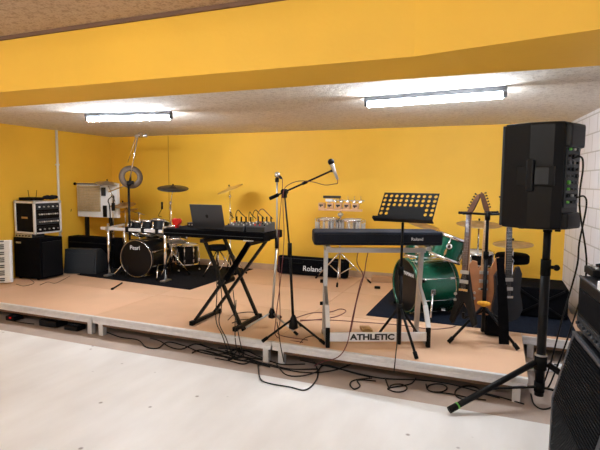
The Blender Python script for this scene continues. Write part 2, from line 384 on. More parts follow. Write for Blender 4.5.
def spur(t, p, e, r=.009):
    s = t.part('spur', MB().cyl(p, e, r), M['chrome'], w=True); d = (V(e)-V(p)).normalized()
    t.part('rubber_foot', MB().cyl(V(e)-d*.03, V(e), r*1.6), M['rubber'], s, w=True)

# ------------------------------------------------------------------ black drum kit
hc = V((0, 0, 0)); q = atz(135, 282, RZ)
nb = V((.06, -1, 0)).normalized()
bc = aty(136.5, 261, 5.42); bc.z = RZ+.275
t = drum('bass_drum', 'black bass drum with white maker name on its front head, under the chrome rack', bc, -nb, .262, .45, M['gloss'], M['gloss'], M['gloss'], z0=RZ)
t.part('lettering', text_mb('Pearl', .082, .001, frame(bc+nb*.004+V((.0, 0, .15))+t.a*(-.02), V((-nb.y, nb.x, 0)), (0, 0, 1), nb)), M['txt'], w=True, label='white maker name lettering')
t.part('hoop_trim', MB().lathe(bc+nb*.009, nb, [(.255, 0), (.262, 0), (.262, .002), (.255, .002)], 40, closed=True), M['chrome'], w=True)
sx = V((-nb.y, nb.x, 0))
for s in (-1, 1): spur(t, bc-nb*.12+sx*(s*.26)+V((0, 0, -.06)), V((0, 0, RZ+.008))+(bc+nb*.06+sx*(s*.37))*1-V((0, 0, bc.z)))
# rack
rl = atz(108, 276, RZ); rr = atz(167, 281, RZ); yR = (rl.y+rr.y)/2
ZR = aty(107, 227, yR).z
t = Thing('drum_rack', 'chrome tubular drum rack standing in front of the black bass drum', 'drum rack', ((rl.x+rr.x)/2, yR, RZ))
xR1 = aty(172, 236, yR).x
t.part('crossbar', MB().box(((rl.x+xR1)/2+.05, yR, ZR-.02), (xR1-rl.x+.35, .035, .042), bev=.008), M['alu'], w=True)
t.part('crossbar', MB().bar((rl.x-.02, yR, ZR-.02), (rl.x-.25, yR+.6, ZR-.02), .03, .03), M['alu'], w=True)
for x in (rl.x, rr.x):
    lgp = t.part('leg', MB().cyl((x, yR, RZ+.03), (x, yR, ZR+.05), .02), M['chrome'], w=True)
    t.part('foot', MB().box((x, yR, RZ+.012), (.07, .16, .022), bev=.006), M['steel'], lgp, w=True)
    t.part('clamp', MB().box((x, yR, ZR-.02), (.055, .055, .06), bev=.008), M['steel'], w=True)
lgp = t.part('leg', MB().cyl((rl.x-.25, yR+.6, RZ+.03), (rl.x-.25, yR+.6, ZR), .02), M['chrome'], w=True)
t.part('foot', MB().box((rl.x-.25, yR+.6, RZ+.018), (.06, .2, .034), bev=.008), M['steel'], lgp, w=True)
for x in (rl.x+.35, rl.x+.62, rr.x-.12):
    t.part('clamp', MB().box((x, yR, ZR-.02), (.05, .06, .08), bev=.008), M['blackm'], w=True)
# toms over it
tl = ['small rack tom with chrome hoops at the left over the black bass drum', 'middle rack tom with chrome hoops over the black bass drum', 'right-hand rack tom with chrome hoops over the black bass drum', 'outer rack tom with chrome hoops nearest the laptop table']
for i, (px, py, R) in enumerate(((138, 222, .12), (149, 222, .13), (160, 221, .14), (176, 228, .15))):
    c = aty(px, py, yR+.32+.04*i)
    ax = V((-.12+.1*i, -.3, -1)).normalized()
    t = drum('rack_tom', tl[i], c, ax, R, .2, M['gloss'], M['chrome'], M['headw'], lugs=6, upv=(0, 1, 0))
    t.part('mount', MB().cyl(c+ax*.1-V((0, R, 0)), V((c.x, yR+.02, ZR-.02)), .01), M['chrome'], w=True)
fx = aty(187, 244.5, 6.2)
t = drum('floor_tom', 'black floor tom on chrome legs right of the black bass drum', (fx.x, fx.y, fx.z), (0, 0, -1), .17, .3, M['gloss'], M['chrome'], M['headw'], upv=(0, 1, 0), z0=RZ)
for k in range(3):
    a = .4+2*PI*k/3; e = V((fx.x+.185*math.cos(a), fx.y+.185*math.sin(a), RZ)); t.part('leg', MB().cyl(e, e+V((0, 0, fx.z-.1-RZ)), .008).cyl(e, e+V((0, 0, .03)), .014), M['chrome'], w=True)
sn = aty(170, 236, 6.05)
t = drum('snare_drum', 'chrome snare drum on a stand behind the black bass drum', sn, (0, .05, -1), .175, .14, M['chrome'], M['chrome'], M['headw'], upv=(0, 1, 0), z0=RZ)
t.part('stand', MB().cyl((sn.x, sn.y, RZ+.1), (sn.x, sn.y, sn.z-.15), .012), M['chrome'], w=True); tripod(t, sn.x, sn.y, RZ, RZ+.32, .24, M['chrome'], .9)
# cymbals
p = aty(173, 187.5, 5.75); cymbal_stand('dark bronze cymbals mounted flat on a chrome stand left of the laptop', (p.x-.08, p.y+.05), p, .215, (.13, -.17, 1), M['bronze'], RZ, hat=True, boom=V((p.x-.08, p.y+.05, p.z-.22)))
p = aty(230, 188, 6.3); cymbal_stand('bright brass cymbal tilted on a chrome stand behind the laptop and mixers', (p.x+.0, p.y), p, .2, (-.3, -.3, 1), M['brass2'], S+.001, a0=.2, boom=V((p.x+.0, p.y+.001, p.z-.12)))
p = aty(123, 204, 6.0); cymbal_stand('brown crash cymbal left of the black pole at the black drum kit', (p.x-.05, p.y+.1), p, .19, (.05, -.2, 1), M['brass'], RZ, a0=1)
p = aty(127, 210, 6.35); cymbal_stand('lower brown cymbal behind the crash cymbal at the black drum kit', (p.x+.2, p.y+.05), p, .17, (-.1, -.2, 1), M['brass'], RZ, a0=0, boom=V((p.x+.2, p.y+.05, p.z-.05)))
p = aty(107, 182.5, 5.9); cymbal_stand('pale thin cymbal at far left, in front of the white panel', (p.x+.1, p.y), p, .17, (.18, -.1, 1), M['steel'], RZ, a0=2, boom=V((p.x+.1, p.y, p.z-.2)))
# black pole with tall chrome boom and open china cymbal
yp = yR+.12; pb = aty(129.5, 225, yp); pk = aty(129, 184, yp); pt = aty(137.5, 137, yp)
t = Thing('overhead_boom_stand', 'black pole with long chrome boom reaching up to the ceiling, holding a ring-shaped cymbal', 'microphone stand', (pb.x, yp, RZ))
t.part('pole', MB().cyl((pb.x, yp, RZ+.05), (pb.x, yp, pk.z), .016), M['blackm'], w=True)
tripod(t, pb.x, yp, RZ, RZ+.3, .2, M['blackm'], 3.0)
t.part('joint', MB().sph(pk, .035).box(pk+V((.03, 0, .02)), (.09, .04, .05), rz=.3, bev=.01), M['blackm'], w=True)
t.part('boom_arm', MB().cyl(pk, pt, .009).cyl(pk+V((-.012, 0, .3)), pt+V((-.03, 0, .0)), .004), M['chrome'], w=True)
t.part('boom_arm', MB().cyl(pk, pk+V((-.42, .05, -.12)), .008), M['chrome'], w=True)
cc = aty(131, 177, yp+.05); nn = V((.95, -.75, .2)).normalized()
t.part('ring_cymbal', MB().lathe(cc, nn, [(.085, .004), (.12, .0), (.165, -.006), (.165, -.009), (.12, -.003), (.085, .001)], 40, closed=True), M['ringm'], w=True, label='brown ring-shaped cymbal with open centre')
t.part('cymbal_bracket', MB().cyl(pk, cc-nn*.01, .007).bar(cc-nn*.004+V((0, 0, -.1)), cc-nn*.004+V((0, 0, .1)), .012, .004), M['blackm'], w=True)
mt = aty(146, 135.5, yp)
t = Thing('overhead_microphone', 'silver microphone clipped to the boom end right under the ceiling', 'microphone', pt)
t.part('body', MB().cyl(pt+V((.03, 0, .005)), mt, .016, .02), M['chrome'], w=True)
t.part('grille', MB().sph(mt, .026), M['steel'], w=True)
t.part('clip', MB().box(pt+V((.0, 0, .015)), (.08, .03, .035), bev=.008).tube([pt, pt+V((.03, 0, .06)), pt+V((.09, 0, .04))], .006), M['steel'], w=True)
# little gooseneck microphone over toms
p = aty(161.5, 217, yR+.35); q = aty(162, 205, yR+.35)
t = Thing('clip_microphone', 'small black microphone upright above the rack toms', 'microphone', p)
t.part('stem', MB().tube([p, p+V((-.05, 0, .02)), q-V((.0, 0, .05))], .005, smooth=4), M['blackm'], w=True); t.part('capsule', MB().cyl(q-V((0, 0, .06)), q+V((0, 0, .03)), .014).sph(q+V((0, 0, .03)), .016), M['blackm'], w=True)
p = atz(111, 262, RZ+.0); p = V((aty(111, 250, 5.72).x, 5.72, RZ)); q = aty(110, 198, 5.72)
t = Thing('gooseneck_stand', 'thin black stand with bent neck in front of the white panel', 'microphone stand', p)
t.part('pole', MB().tube([p+V((0, 0, .05)), V((p.x, p.y, q.z-.2)), V((p.x-.03, p.y, q.z-.05)), q, q+V((.07, 0, .03)), q+V((.06, 0, -.1))], .008, smooth=4), M['blackm'], w=True)
t.part('base', MB().lathe(p+V((0, 0, .001)), (0, 0, 1), [(.09, 0), (.09, .02), (.03, .03), (.01, .06)], 20), M['blackm'], w=True)
t.part('holder', MB().box(q+V((.06, 0, -.13)), (.04, .04, .12), bev=.01), M['blackm'], w=True)
# white and beige panel on a stand
yp = 5.98; A = aty(78, 183, yp); B = aty(119, 218, yp); xm = (A.x+B.x)/2+.02
t = Thing('panel_heater', 'white upright panel with beige slatted front standing left of the black drum kit', 'panel', (xm, yp, S+.01))
A.x = max(A.x, xl(yp)+.05)
w_ = B.x-A.x; h_ = A.z-B.z
t.part('panel', MB().box((A.x+w_/2, yp, B.z+h_/2), (w_, .06, h_), bev=.006), M['white'], w=True)
sl = MB(); n = 16
bx0, bx1 = A.x+.02, A.x+w_*.60
for i in range(n): sl.box(((bx0+bx1)/2, yp-.045, A.z-.05-(h_*.76)*i/n), (bx1-bx0, .02, h_*.76/n*.7), rx=.35)
for x in (bx0+.03, (bx0+bx1)/2, bx1-.03): sl.box((x, yp-.038, A.z-.04-h_*.37), (.012, .012, h_*.76))
t.part('slats', sl, M['beige'], w=True)
t.part('rail', MB().cyl((A.x-.02, yp-.05, A.z-.012), (bx1+.14, yp-.05, A.z-.012), .009), M['blackm'], w=True)
for x in (A.x-.02, bx1+.14, bx1+.03): t.part('knob', MB().sph((x, yp-.05, A.z-.012), .024), M['rubber'], w=True)
t.part('control_box', MB().box((bx1+.07, yp-.045, A.z-.13), (.07, .03, .13), bev=.006), M['grey'], w=True)
t.part('control_box', MB().box((bx1+.09, yp-.045, B.z+.1), (.06, .03, .18), bev=.006), M['blackm'], w=True)
for x in (A.x+.16, A.x+w_-.16):
    lg = t.part('leg', MB().box((x, yp, (S+B.z)/2+.01), (.05, .05, B.z-S-.02), bev=.005), M['blackm'], w=True)
    t.part('foot', MB().box((x, yp, S+.012), (.06, .3, .024), bev=.005), M['blackm'], lg, w=True)
# dark rack with wooden rails beside the kit
p0 = aty(97, 238, 6.42); p1 = aty(128, 238, 6.42)
t = Thing('percussion_table', 'low black percussion table with pale wooden rails behind the chrome drum rack', 'table', ((p0.x+p1.x)/2, 6.42, RZ))
cx = (p0.x+p1.x)/2; wd = p1.x-p0.x
for z in (p0.z, p0.z-.16, p0.z-.28): t.part('rail', MB().box((cx, 6.3, z), (wd, .03, .035), bev=.004), M['rose'], w=True)
t.part('shelf', MB().box((cx, 6.43, p0.z-.1), (wd, .22, .04)).box((cx, 6.43, p0.z-.35), (wd, .22, .15)), M['cloth'], w=True)
for x in (p0.x+.02, p1.x-.02):
    for y in (6.3, 6.54): t.part('leg', MB().box((x, y, (RZ+p0.z)/2), (.03, .03, p0.z-RZ)), M['blackm'], w=True)
t = Thing('drum_throne', 'black round drum stool half hidden behind the chrome drum rack', 'stool', (-4.75, 6.42, RZ))
t.part('seat', MB().lathe((0, 0, .45), (0, 0, 1), [(.01, 0), (.15, 0), (.165, .02), (.165, .06), (.14, .08), (.01, .085)], 28), M['cloth'])
t.part('pole', MB().cyl((0, 0, .08), (0, 0, .45), .014), M['chrome']); 
for k in range(3):
    a = k*2.09+.3; t.part('leg', MB().cyl((0, 0, .25), (.24*math.cos(a), .24*math.sin(a), .012), .01), M['chrome'])
# pedal hi-hat stand right of the kit
p = aty(218, 250, 6.1)
t = Thing('stool_frame', 'chrome braced tripod stool frame left of the crossed keyboard stand', 'stool', (p.x, p.y, RZ))
t.part('seat', MB().lathe(p, (0, 0, 1), [(.01, 0), (.14, 0), (.15, .02), (.14, .07), (.01, .08)], 28), M['cloth'], w=True)
t.part('pole', MB().cyl((p.x, p.y, RZ+.1), p, .014), M['chrome'], w=True); tripod(t, p.x, p.y, RZ, RZ+.36, .27, M['chrome'], .2)

# ------------------------------------------------------------------ left corner gear
cx0, cx1, cy0, cy1 = -6.20, -5.70, 4.76, 5.13
czt = aty(42, 239, cy0).z
t = Thing('bass_cabinet', 'large black speaker cabinet in the left corner with rack case on top', 'amplifier', ((cx0+cx1)/2, (cy0+cy1)/2, S))
t.part('body', MB().box(((cx0+cx1)/2, (cy0+cy1)/2, (S+.02+czt)/2), (cx1-cx0, cy1-cy0, czt-S-.02), bev=.012), M['cloth'], w=True)
t.part('grille', MB().box((cx1+.006, (cy0+cy1)/2, (S+czt)/2), (.012, cy1-cy0-.06, czt-S-.1), bev=.003), M['black'], w=True)
t.part('badge', MB().box((cx0+.1, cy0-.004, czt-.07), (.09, .008, .022)), M['steel'], w=True)
for a in (.05, .39):
    for b in (.05, .32): t.part('foot', MB().cyl((cx0+a, cy0+b, S+.002), (cx0+a, cy0+b, S+.024), .018), M['rubber'], w=True)
t = Thing('slim_device', 'slim silver-fronted rack unit lying under the left of the rack case', 'audio device', (cx0+.2, cy0+.1, czt+.001))
t.part('case', MB().box((0, 0, .028), (.32, .2, .05), bev=.004), M['grey']); t.part('front_panel', MB().box((0, -.103, .028), (.32, .006, .045)), M['steel'])
for i in range(5): t.part('knob', MB().cyl((-.12+.06*i, -.106, .028), (-.12+.06*i, -.118, .028), .009), M['blackm'])
# rack case turned towards the kit
rk = V((-5.985, 4.99, czt+.056)); rz_ = math.radians(87); H = aty(31, 202, 4.9).z-rk.z+.01
t = Thing('rack_case', 'silver-edged rack case with knobs and patch panel, on top of the black cabinet', 'rack case', rk, rz_)
wx, wy = .42, .40
t.part('body', MB().box((0, 0, H/2), (wx-.02, wy-.02, H-.02)), M['carpet'])
e = MB()
for sx_ in (-1, 1):
    for sy in (-1, 1): e.box((sx_*(wx/2-.01), sy*(wy/2-.01), H/2), (.028, .028, H), bev=.004)
    for z in (.01, H-.01): e.box((sx_*(wx/2-.01), 0, z), (.026, wy, .026), bev=.004); e.box((0, sx_*(wy/2-.01), z), (wx, .026, .026), bev=.004)
t.part('edging', e, M['alu'])
for (sx_, sy) in ((-1, -1), (1, -1), (1, 1), (-1, 1)): 
    for z in (.01, H-.01): t.part('corner', MB().sph((sx_*(wx/2-.012), sy*(wy/2-.012), z), .026), M['steel'])
for r_ in range(4):
    z = .06+r_*(H-.12)/3.1
    up_ = t.part('rack_unit', MB().box((0, -wy/2-.003, z), (wx-.07, .012, (H-.1)/4.2), bev=.002), [M['blackm'], M['grey'], M['blackm'], M['grey']][r_])
    for k in range(9 if r_ in (1, 2) else 5):
        xk = -wx/2+.07+k*(wx-.14)/(8 if r_ in (1, 2) else 4)
        t.part('knob', MB().cyl((xk, -wy/2-.009, z), (xk, -wy/2-.026, z), .0105, n=8), M['txt'] if (k+r_) % 3 == 0 else M['steel'], up_)
# side badge
t.part('badge', MB().box((-wx/2-.012, -.02, H*.5), (.006, .12, .025)), M['brass'])
ztp = rk.z+H+.012
t = Thing('wireless_receiver', 'flat dark receiver with two upright antennas on top of the rack case', 'receiver', (-6.03, 4.93, ztp), .1)
t.part('case', MB().box((0, 0, .022), (.26, .18, .04), bev=.005), M['carpet'])
for s in (-1, 1): t.part('antenna', MB().cyl((.02+s*.06, .0, .04), (.02+s*.075, 0, .14), .004), M['rubber'])
mb = MB()
for i in range(7): mb.sph((random.uniform(-.08, .08), random.uniform(-.05, .05), .03+random.uniform(0, .02)), .035, (1.3, 1, .8), X=Matrix.Rotation(random.random(), 4, 'Z'))
q = mb; bmesh.ops.translate(q.b, vec=(-5.9, 5.14, ztp), verts=q.b.verts)
single('bundled_cloth', q, M['navy'], 'crumpled dark cloth bundle on the right of the rack case top', 'cloth')
q0 = V((-5.52, 5.35, .95)); 
single('drumstick', MB().cyl(V((aty(64, 232, 5.8).x, 5.8, S+.501)), aty(71.5, 209, 5.86), .007, .005), M['rose'], 'thin reddish stick leaning up beside the rack case', 'drumstick')
# white portable keyboard standing on end
kb = atz(5, 287, S); kb = V((-5.98, 4.45, S+.004))
t = Thing('upright_keyboard', 'white keyboard standing on its end against the left cabinet', 'keyboard', kb, math.radians(24))
tl_ = .14; Xk = Matrix.Rotation(-tl_, 4, 'X') @ Matrix.Rotation(-.06, 4, 'Y')
t.part('case', MB().box((-.03, 0, .29), (.24, .05, .56), bev=.008, X=Xk), M['white'])
wk = MB(); bkk = MB()
for i in range(22): wk.box((.015, -.029, .03+i*.0245), (.13, .012, .0225), X=Xk)
for i in range(22):
    if i % 7 not in (2, 6): bkk.box((-.02, -.04, .042+i*.0245), (.065, .012, .013), X=Xk)
t.part('white_keys', wk, M['headw']); t.part('black_keys', bkk, M['blackm'])
# floor monitor and case behind
t = Thing('stage_monitor', 'dark grey wedge stage monitor on the floor between the left cabinet and the drum rug', 'speaker', (-5.66, 5.5, S), .25)
t.part('body', MB().prism([(-.17, .01), (.17, .01), (.17, .25), (.02, .36), (-.12, .36)], (.25, 0, 0), (0, 1, 0), (0, 0, 1), (-1, 0, 0), .5, .008), M['grey'])
t.part('grille', MB().box((0, -.155, .18), (.46, .012, .25), rx=-.14), M['grey'])
t = Thing('flight_case', 'low black case behind the grey stage monitor at the left wall', 'case', (-5.80, 5.84, S))
t.part('body', MB().box((0, 0, .25), (.92, .2, .48), bev=.01), M['cloth']); t.part('edge_trim', MB().box((0, -.102, .40), (.9, .006, .02)), M['blackm'])

# ------------------------------------------------------------------ laptop table (keyboard on X stand)
kz = aty(200, 238, 3.95).z; kz0 = kz
K0x, K1x, Ky0, Ky1 = aty(163, 231, 3.95).x, aty(264, 238, 3.95).x, 3.95, 4.36
xc, yc = (K0x+K1x)/2, (Ky0+Ky1)/2; kt = .075
t = Thing('keyboard_table', 'long black keyboard case lying flat as a table for the laptop and mixers', 'keyboard', (xc, yc, kz))
t.part('body', MB().box((0, 0, kt/2), (K1x-K0x, Ky1-Ky0, kt), bev=.01), M['cloth'])
t.part('lid_seam', MB().box((0, -(Ky1-Ky0)/2-.001, kt*.45), (K1x-K0x-.02, .004, .006)), M['grey'])
t.part('label_strip', MB().box(((K1x-K0x)/2-.16, -(Ky1-Ky0)/2+.0, -.0), (.1, .012, .01)), M['txt'])
KT = kz+kt
t = Thing('keyboard_stand', 'black double-braced crossed keyboard stand under the laptop table', 'keyboard stand', (-2.4, 4.1, S))
xa, xb = -2.66, -2.19; ya, yb = 3.86, 4.34; zt = kz-.02
xtl, xtr = aty(208, 240, 4.0).x, aty(254, 240, 4.0).x
for s, (x0, x1) in enumerate(((xa, xtr), (xb, xtl))):
    for y in ((ya+.04, yb-.09) if s == 0 else (ya+.09, yb-.04)):
        t.part('brace', MB().bar((x0, y, S+.03), (x1, y, zt-.015), .026, .03, (0, 1, 0)), M['blackm'], w=True)
for x in (xa, xb):
    f_ = t.part('foot_bar', MB().box((x, (ya+yb)/2, S+.022), (.035, yb-ya, .035), bev=.004), M['blackm'], w=True)
    for y in (ya, yb): t.part('end_cap', MB().box((x, y, S+.022), (.042, .05, .042), bev=.006), M['rubber'], f_, w=True)
for x in (xtl, xtr): t.part('top_bar', MB().box((x, (ya+yb)/2, zt+.0), (.04, .42, .035), bev=.004), M['blackm'], w=True)
t.part('pivot', MB().cyl(((xa+xb)/2, ya+.12, (S+zt)/2), ((xa+xb)/2, yb-.12, (S+zt)/2), .03), M['blackm'], w=True)
t.part('folded_pouch', MB().bar(aty(249, 243, 3.9), aty(226, 280, 3.9), .045, .03, (0, 1, 0)), M['cloth'], w=True)
# laptop
L0 = aty(193, 231, 4.08); L1 = aty(225.5, 231, 4.08); lw = .35; lx = (L0.x+L1.x)/2
t = Thing('laptop', 'open dark grey laptop seen from behind on the black keyboard table', 'laptop', (lx, 4.08, KT), math.radians(3))
t.part('base', MB().box((0, .105, .009), (lw, .2, .016), bev=.003), M['space'])
Xl = Matrix.Translation((0, 0, .014)) @ Matrix.Rotation(.28, 4, 'X') @ Matrix.Rotation(-.0, 4, 'Y')
lid = t.part('lid', MB().box((0, 0, .12), (lw, .008, .235), bev=.003, X=Xl), M['space'])
t.part('screen', MB().box((0, .0047, .122), (lw-.02, .001, .205), X=Xl), M['gloss'], lid)
ap = MB()
pts = [(math.cos(a)*.016*(1-.12*(math.cos(a) > .85)), math.sin(a)*.017-.002+.003*abs(math.cos(a))) for a in [2*PI*k/24 for k in range(24)]]
ap.prism(pts, Xl @ V((0, -.0042, .12)), (1, 0, 0), Xl.to_3x3() @ V((0, 0, 1)), Xl.to_3x3() @ V((0, -1, 0)), .0006)
ap.prism([(0, .017), (.006, .019), (.008, .027), (.002, .024)], Xl @ V((0, -.0042, .12)), (1, 0, 0), Xl.to_3x3() @ V((0, 0, 1)), Xl.to_3x3() @ V((0, -1, 0)), .0006)
t.part('logo', ap, M['gloss'], lid, label='small black fruit emblem')
# red heart + dark small box
p = aty(177, 229.5, 4.05)
hm = MB()
pts = []
for k in range(40):
    a = 2*PI*k/40; pts.append((.0033*16*math.sin(a)**3*.95, .0033*(13*math.cos(a)-5*math.cos(2*a)-2*math.cos(3*a)-math.cos(4*a))))
hm.prism(pts, (0, -.02, .056), (1, 0, 0), (0, 0, 1), (0, 1, 0), .04, .009)
bmesh.ops.translate(hm.b, vec=(p.x, p.y, KT), verts=hm.b.verts)
single('heart_ornament', hm, M['red'], 'small glossy red heart-shaped object at the left end of the black table', 'ornament')
t = Thing('small_interface', 'small dark box between the red heart and the laptop', 'audio interface', (p.x+.13, 4.2, KT)); t.part('case', MB().box((0, 0, .025), (.16, .1, .045), bev=.005), M['grey'])
for k in range(4): t.part('knob', MB().cyl((-.05+.033*k, -.05, .027), (-.05+.033*k, -.062, .027), .008, n=10), M['steel'])
# two mixers
def mixer(px0, px1, y, label, seed, dz=.075):
    a = aty(px0, 232, y); b = aty(px1, 232, y); w = b.x-a.x; t = Thing('audio_mixer', label, 'mixer', ((a.x+b.x)/2, y+.1, KT), .0, 'grey mixers on the laptop table')
    t.part('case', MB().prism([(-.1, .004), (.12, .004), (.12, dz), (-.1, dz*.65)], (w/2, 0, 0), (0, 1, 0), (0, 0, 1), (-1, 0, 0), w, .006), M['bluegrey'])
    t.part('rear_panel', MB().box((0, -.102, dz*.33), (w*.92, .006, dz*.45)), M['grey'])
    rnd = random.Random(seed)
    for i in range(4):
        for j in range(3):
            x, yy = -w/2+.025+i*(w-.05)/3, -.06+j*.06; z = dz*.65+(yy+.1)/.22*dz*.35
            t.part('knob', MB().cyl((x, yy, z), (x, yy, z+.014), .007, n=8), [M['txt'], M['blackm'], M['red'], M['steel']][rnd.randrange(4)])
    for i in range(4):
        x = -w/2+.03+i*(w-.06)/3; t.part('jack', MB().cyl((x, .09, dz), (x, .09, dz+.05), .008, n=8), M['blackm'])
    return t
mixer(224, 244, 4.0, 'left of two grey mixers, directly beside the laptop', 1)
mixer(246, 265, 3.99, 'right of two grey mixers, at the end of the black table', 2, .085)
for i, (px, h, d) in enumerate(((232, .13, -.03), (236, .16, .05), (249, .14, .02), (253, .17, .06), (258, .19, .09))):
    b = aty(px, 222, 4.16); b.z = KT+.09
    single('patch_cable', MB().tube([b, b+V((0, 0, h*.4)), b+V((d*.5, 0, h*.62)), b+V((d, .02, h*.4)), b+V((d*1.2, .1, h*.1))], .004, smooth=5), M['redc'] if i == 4 else M['cable'], ['black patch cable looping nearest the laptop', 'black patch cable looping between the two mixers', 'black patch cable at the left of the right mixer', 'black patch cable at the middle of the right mixer', 'dark red patch cable looping above the right mixer'][i], 'cable', 'patch cables looping over the mixers')

# ------------------------------------------------------------------ microphone stands
def mic(label, p, q, ball, body):
    p, q = V(p), V(q); d = (q-p).normalized(); t = Thing('microphone', label, 'microphone', p)
    t.part('body', MB().lathe(p, d, [(.001, 0), (.011, 0), (.014, (q-p).length*.5), (.019, (q-p).length*.78), (.019, (q-p).length*.8), (.001, (q-p).length*.8)], 16), body, w=True)
    t.part('grille', MB().sph(q-d*.012, .027), ball, w=True); return t
# chrome straight stand
cb = V((-1.93, 4.09, S)); ct = aty(277, 180, 4.09)
t = Thing('microphone_stand', 'straight grey microphone stand right of the laptop table', 'microphone stand', cb)
t.part('lower_tube', MB().cyl(cb+V((0, 0, .1)), (ct.x, ct.y, 1.0), .011), M['steel'], w=True)
t.part('upper_tube', MB().cyl((ct.x, ct.y, 1.0), ct, .007), M['steel'], w=True)
t.part('clutch', MB().cyl((ct.x, ct.y, .96), (ct.x, ct.y, 1.06), .018), M['blackm'], w=True)
t.part('hub', MB().lathe(cb+V((0, 0, .09)), (0, 0, 1), [(.012, 0), (.035, .01), (.03, .06), (.014, .1)], 16), M['blackm'], w=True)
a1 = math.atan2(3.88-4.09, -2.14+1.93); a2 = math.atan2(3.97-4.09, -1.63+1.93)
tripod(t, cb.x, cb.y, S, S+.14, .33, M['steel'], upper=[a1, a2, 1.75], rads=[.29, .33, .33])
t.part('clip', MB().box(ct+V((0, 0, .0)), (.03, .03, .04), bev=.006), M['blackm'], w=True)
mic('silver-headed microphone on top of the straight grey stand', ct+V((.035, .02, .015)), aty(277, 174, 4.06)+V((-.005, 0, 0)), M['chrome'], M['grey'])
single('red_cable', MB().tube([ct+V((.035, .02, .03)), ct+V((.05, .01, -.05)), ct+V((.03, -.02, -.5)), V((ct.x+.035, ct.y-.02, .7)), V((ct.x+.06, ct.y-.05, .3)), V((ct.x+.1, ct.y-.18, S+.01)), V((ct.x+.4, ct.y-.22, S+.006))], .0035, smooth=6), M['redc'], 'thin dark red cable hanging down the straight grey microphone stand', 'cable')
# black boom stand
bb_ = V((-1.635, 3.91, S)); bt = aty(284.5, 194, 3.9)
t = Thing('boom_microphone_stand', 'black boom microphone stand at the front of the stage centre', 'microphone stand', bb_)
t.part('lower_tube', MB().cyl(bb_+V((0, 0, .1)), (bb_.x*.6+bt.x*.4, bt.y, .98), .012), M['blackm'], w=True)
t.part('upper_tube', MB().cyl((bb_.x*.6+bt.x*.4, bt.y, .98), bt, .008), M['blackm'], w=True)
t.part('clutch', MB().cyl((bb_.x*.6+bt.x*.4, bt.y, .92), (bb_.x*.6+bt.x*.4, bt.y, 1.04), .019), M['rubber'], w=True)
t.part('hub', MB().lathe(bb_+V((0, 0, .07)), (0, 0, 1), [(.014, 0), (.042, .015), (.036, .08), (.016, .13)], 16), M['blackm'], w=True)
fa = atz(259, 344, S+.02); fb = atz(326, 343, S+.02)
fa.y = max(fa.y, 3.69)
aa = math.atan2(fa.y-bb_.y, fa.x-bb_.x); ab = math.atan2(fb.y-bb_.y, fb.x-bb_.x)
tripod(t, bb_.x, bb_.y, S, S+.16, .33, M['blackm'], upper=[aa, ab, 1.75], rads=[.30, .33, .33], r=.01, foot_len=.05)
e0 = aty(270, 198.5, 3.9); e1 = aty(331, 171, 3.85)
t.part('boom_arm', MB().cyl(e0, e1, .008), M['blackm'], w=True); t.part('counterweight', MB().cyl(e0, e0+(e1-e0).normalized()*.09, .016), M['rubber'], w=True)
t.part('swivel', MB().cyl(bt+V((0, -.03, .02)), bt+V((0, .03, .02)), .025).box(bt+V((0, 0, -.01)), (.04, .03, .05), bev=.006), M['blackm'], w=True)
t.part('collar', MB().cyl(e0.lerp(e1, .55), e0.lerp(e1, .62), .013), M['blackm'], w=True)
m1 = aty(337.5, 179.5, 3.82); m0 = aty(330.5, 160.5, 3.82)
t.part('clip', MB().cyl(e1, m1.lerp(m0, .5), .012), M['blackm'], w=True)
mic('black microphone with silver tail on the end of the boom arm', m1, m0, M['blackm'], M['steel'])
cbp = [m1, m1+V((0, 0, -.03))]+[aty(x, y, 3.86) for x, y in ((334, 184), (325, 185), (313, 182), (300, 181), (290, 184), (284, 190), (283, 205), (284, 240), (280, 285), (276, 318))]
single('red_cable', MB().tube(cbp+[V((cbp[-1].x+.02, 3.84, S+.006)), V((-1.5, 3.8, S+.006))], .0035, smooth=5), M['redc'], 'dark red cable sagging from the boom microphone down to the stage', 'cable')

# ------------------------------------------------------------------ bag at the wall
A = aty(280, 254, YW-.14); B = aty(349, 277, YW-.14)
t = Thing('gig_bag', 'long black padded keyboard bag lying along the back wall with white lettering', 'bag', ((A.x+B.x)/2, YW-.16, S))
w_ = B.x-A.x; h_ = A.z-S-.01; Xb = frame(((A.x+B.x)/2, YW-.2, S+.005), (1, 0, 0), (0, 1, 0), (0, 0, 1)) @ Matrix.Rotation(-.12, 4, 'X')
bag = MB().box((0, 0, h_/2), (w_, .14, h_), bev=.035, X=Xb)
t.part('body', bag, M['cloth'], w=True)
t.part('zip', MB().box((0, -.068, h_*.86), (w_*.9, .006, .008), X=Xb), M['grey'], w=True)
t.part('pocket', MB().box((w_*.28, -.078, h_*.45), (w_*.35, .02, h_*.55), bev=.008, X=Xb), M['cloth'], w=True)
t.part('handle', MB().tube([(-.12, -.07, h_*.6), (-.1, -.09, h_*.5), (.1, -.09, h_*.5), (.12, -.07, h_*.6)], .01, X=None) if False else MB().tube([Xb @ V(p) for p in ((-.3, -.07, h_*.75), (-.28, -.085, h_*.62), (-.14, -.085, h_*.62), (-.12, -.07, h_*.75))], .009, smooth=3), M['rubber'], w=True)
t.part('lettering', text_mb('Roland', .105, .001, Xb @ frame((.03, -.0925, h_*.36), (1, 0, 0), (0, 0, 1), (0, -1, 0))), M['txt'], w=True, label='white maker name lettering')

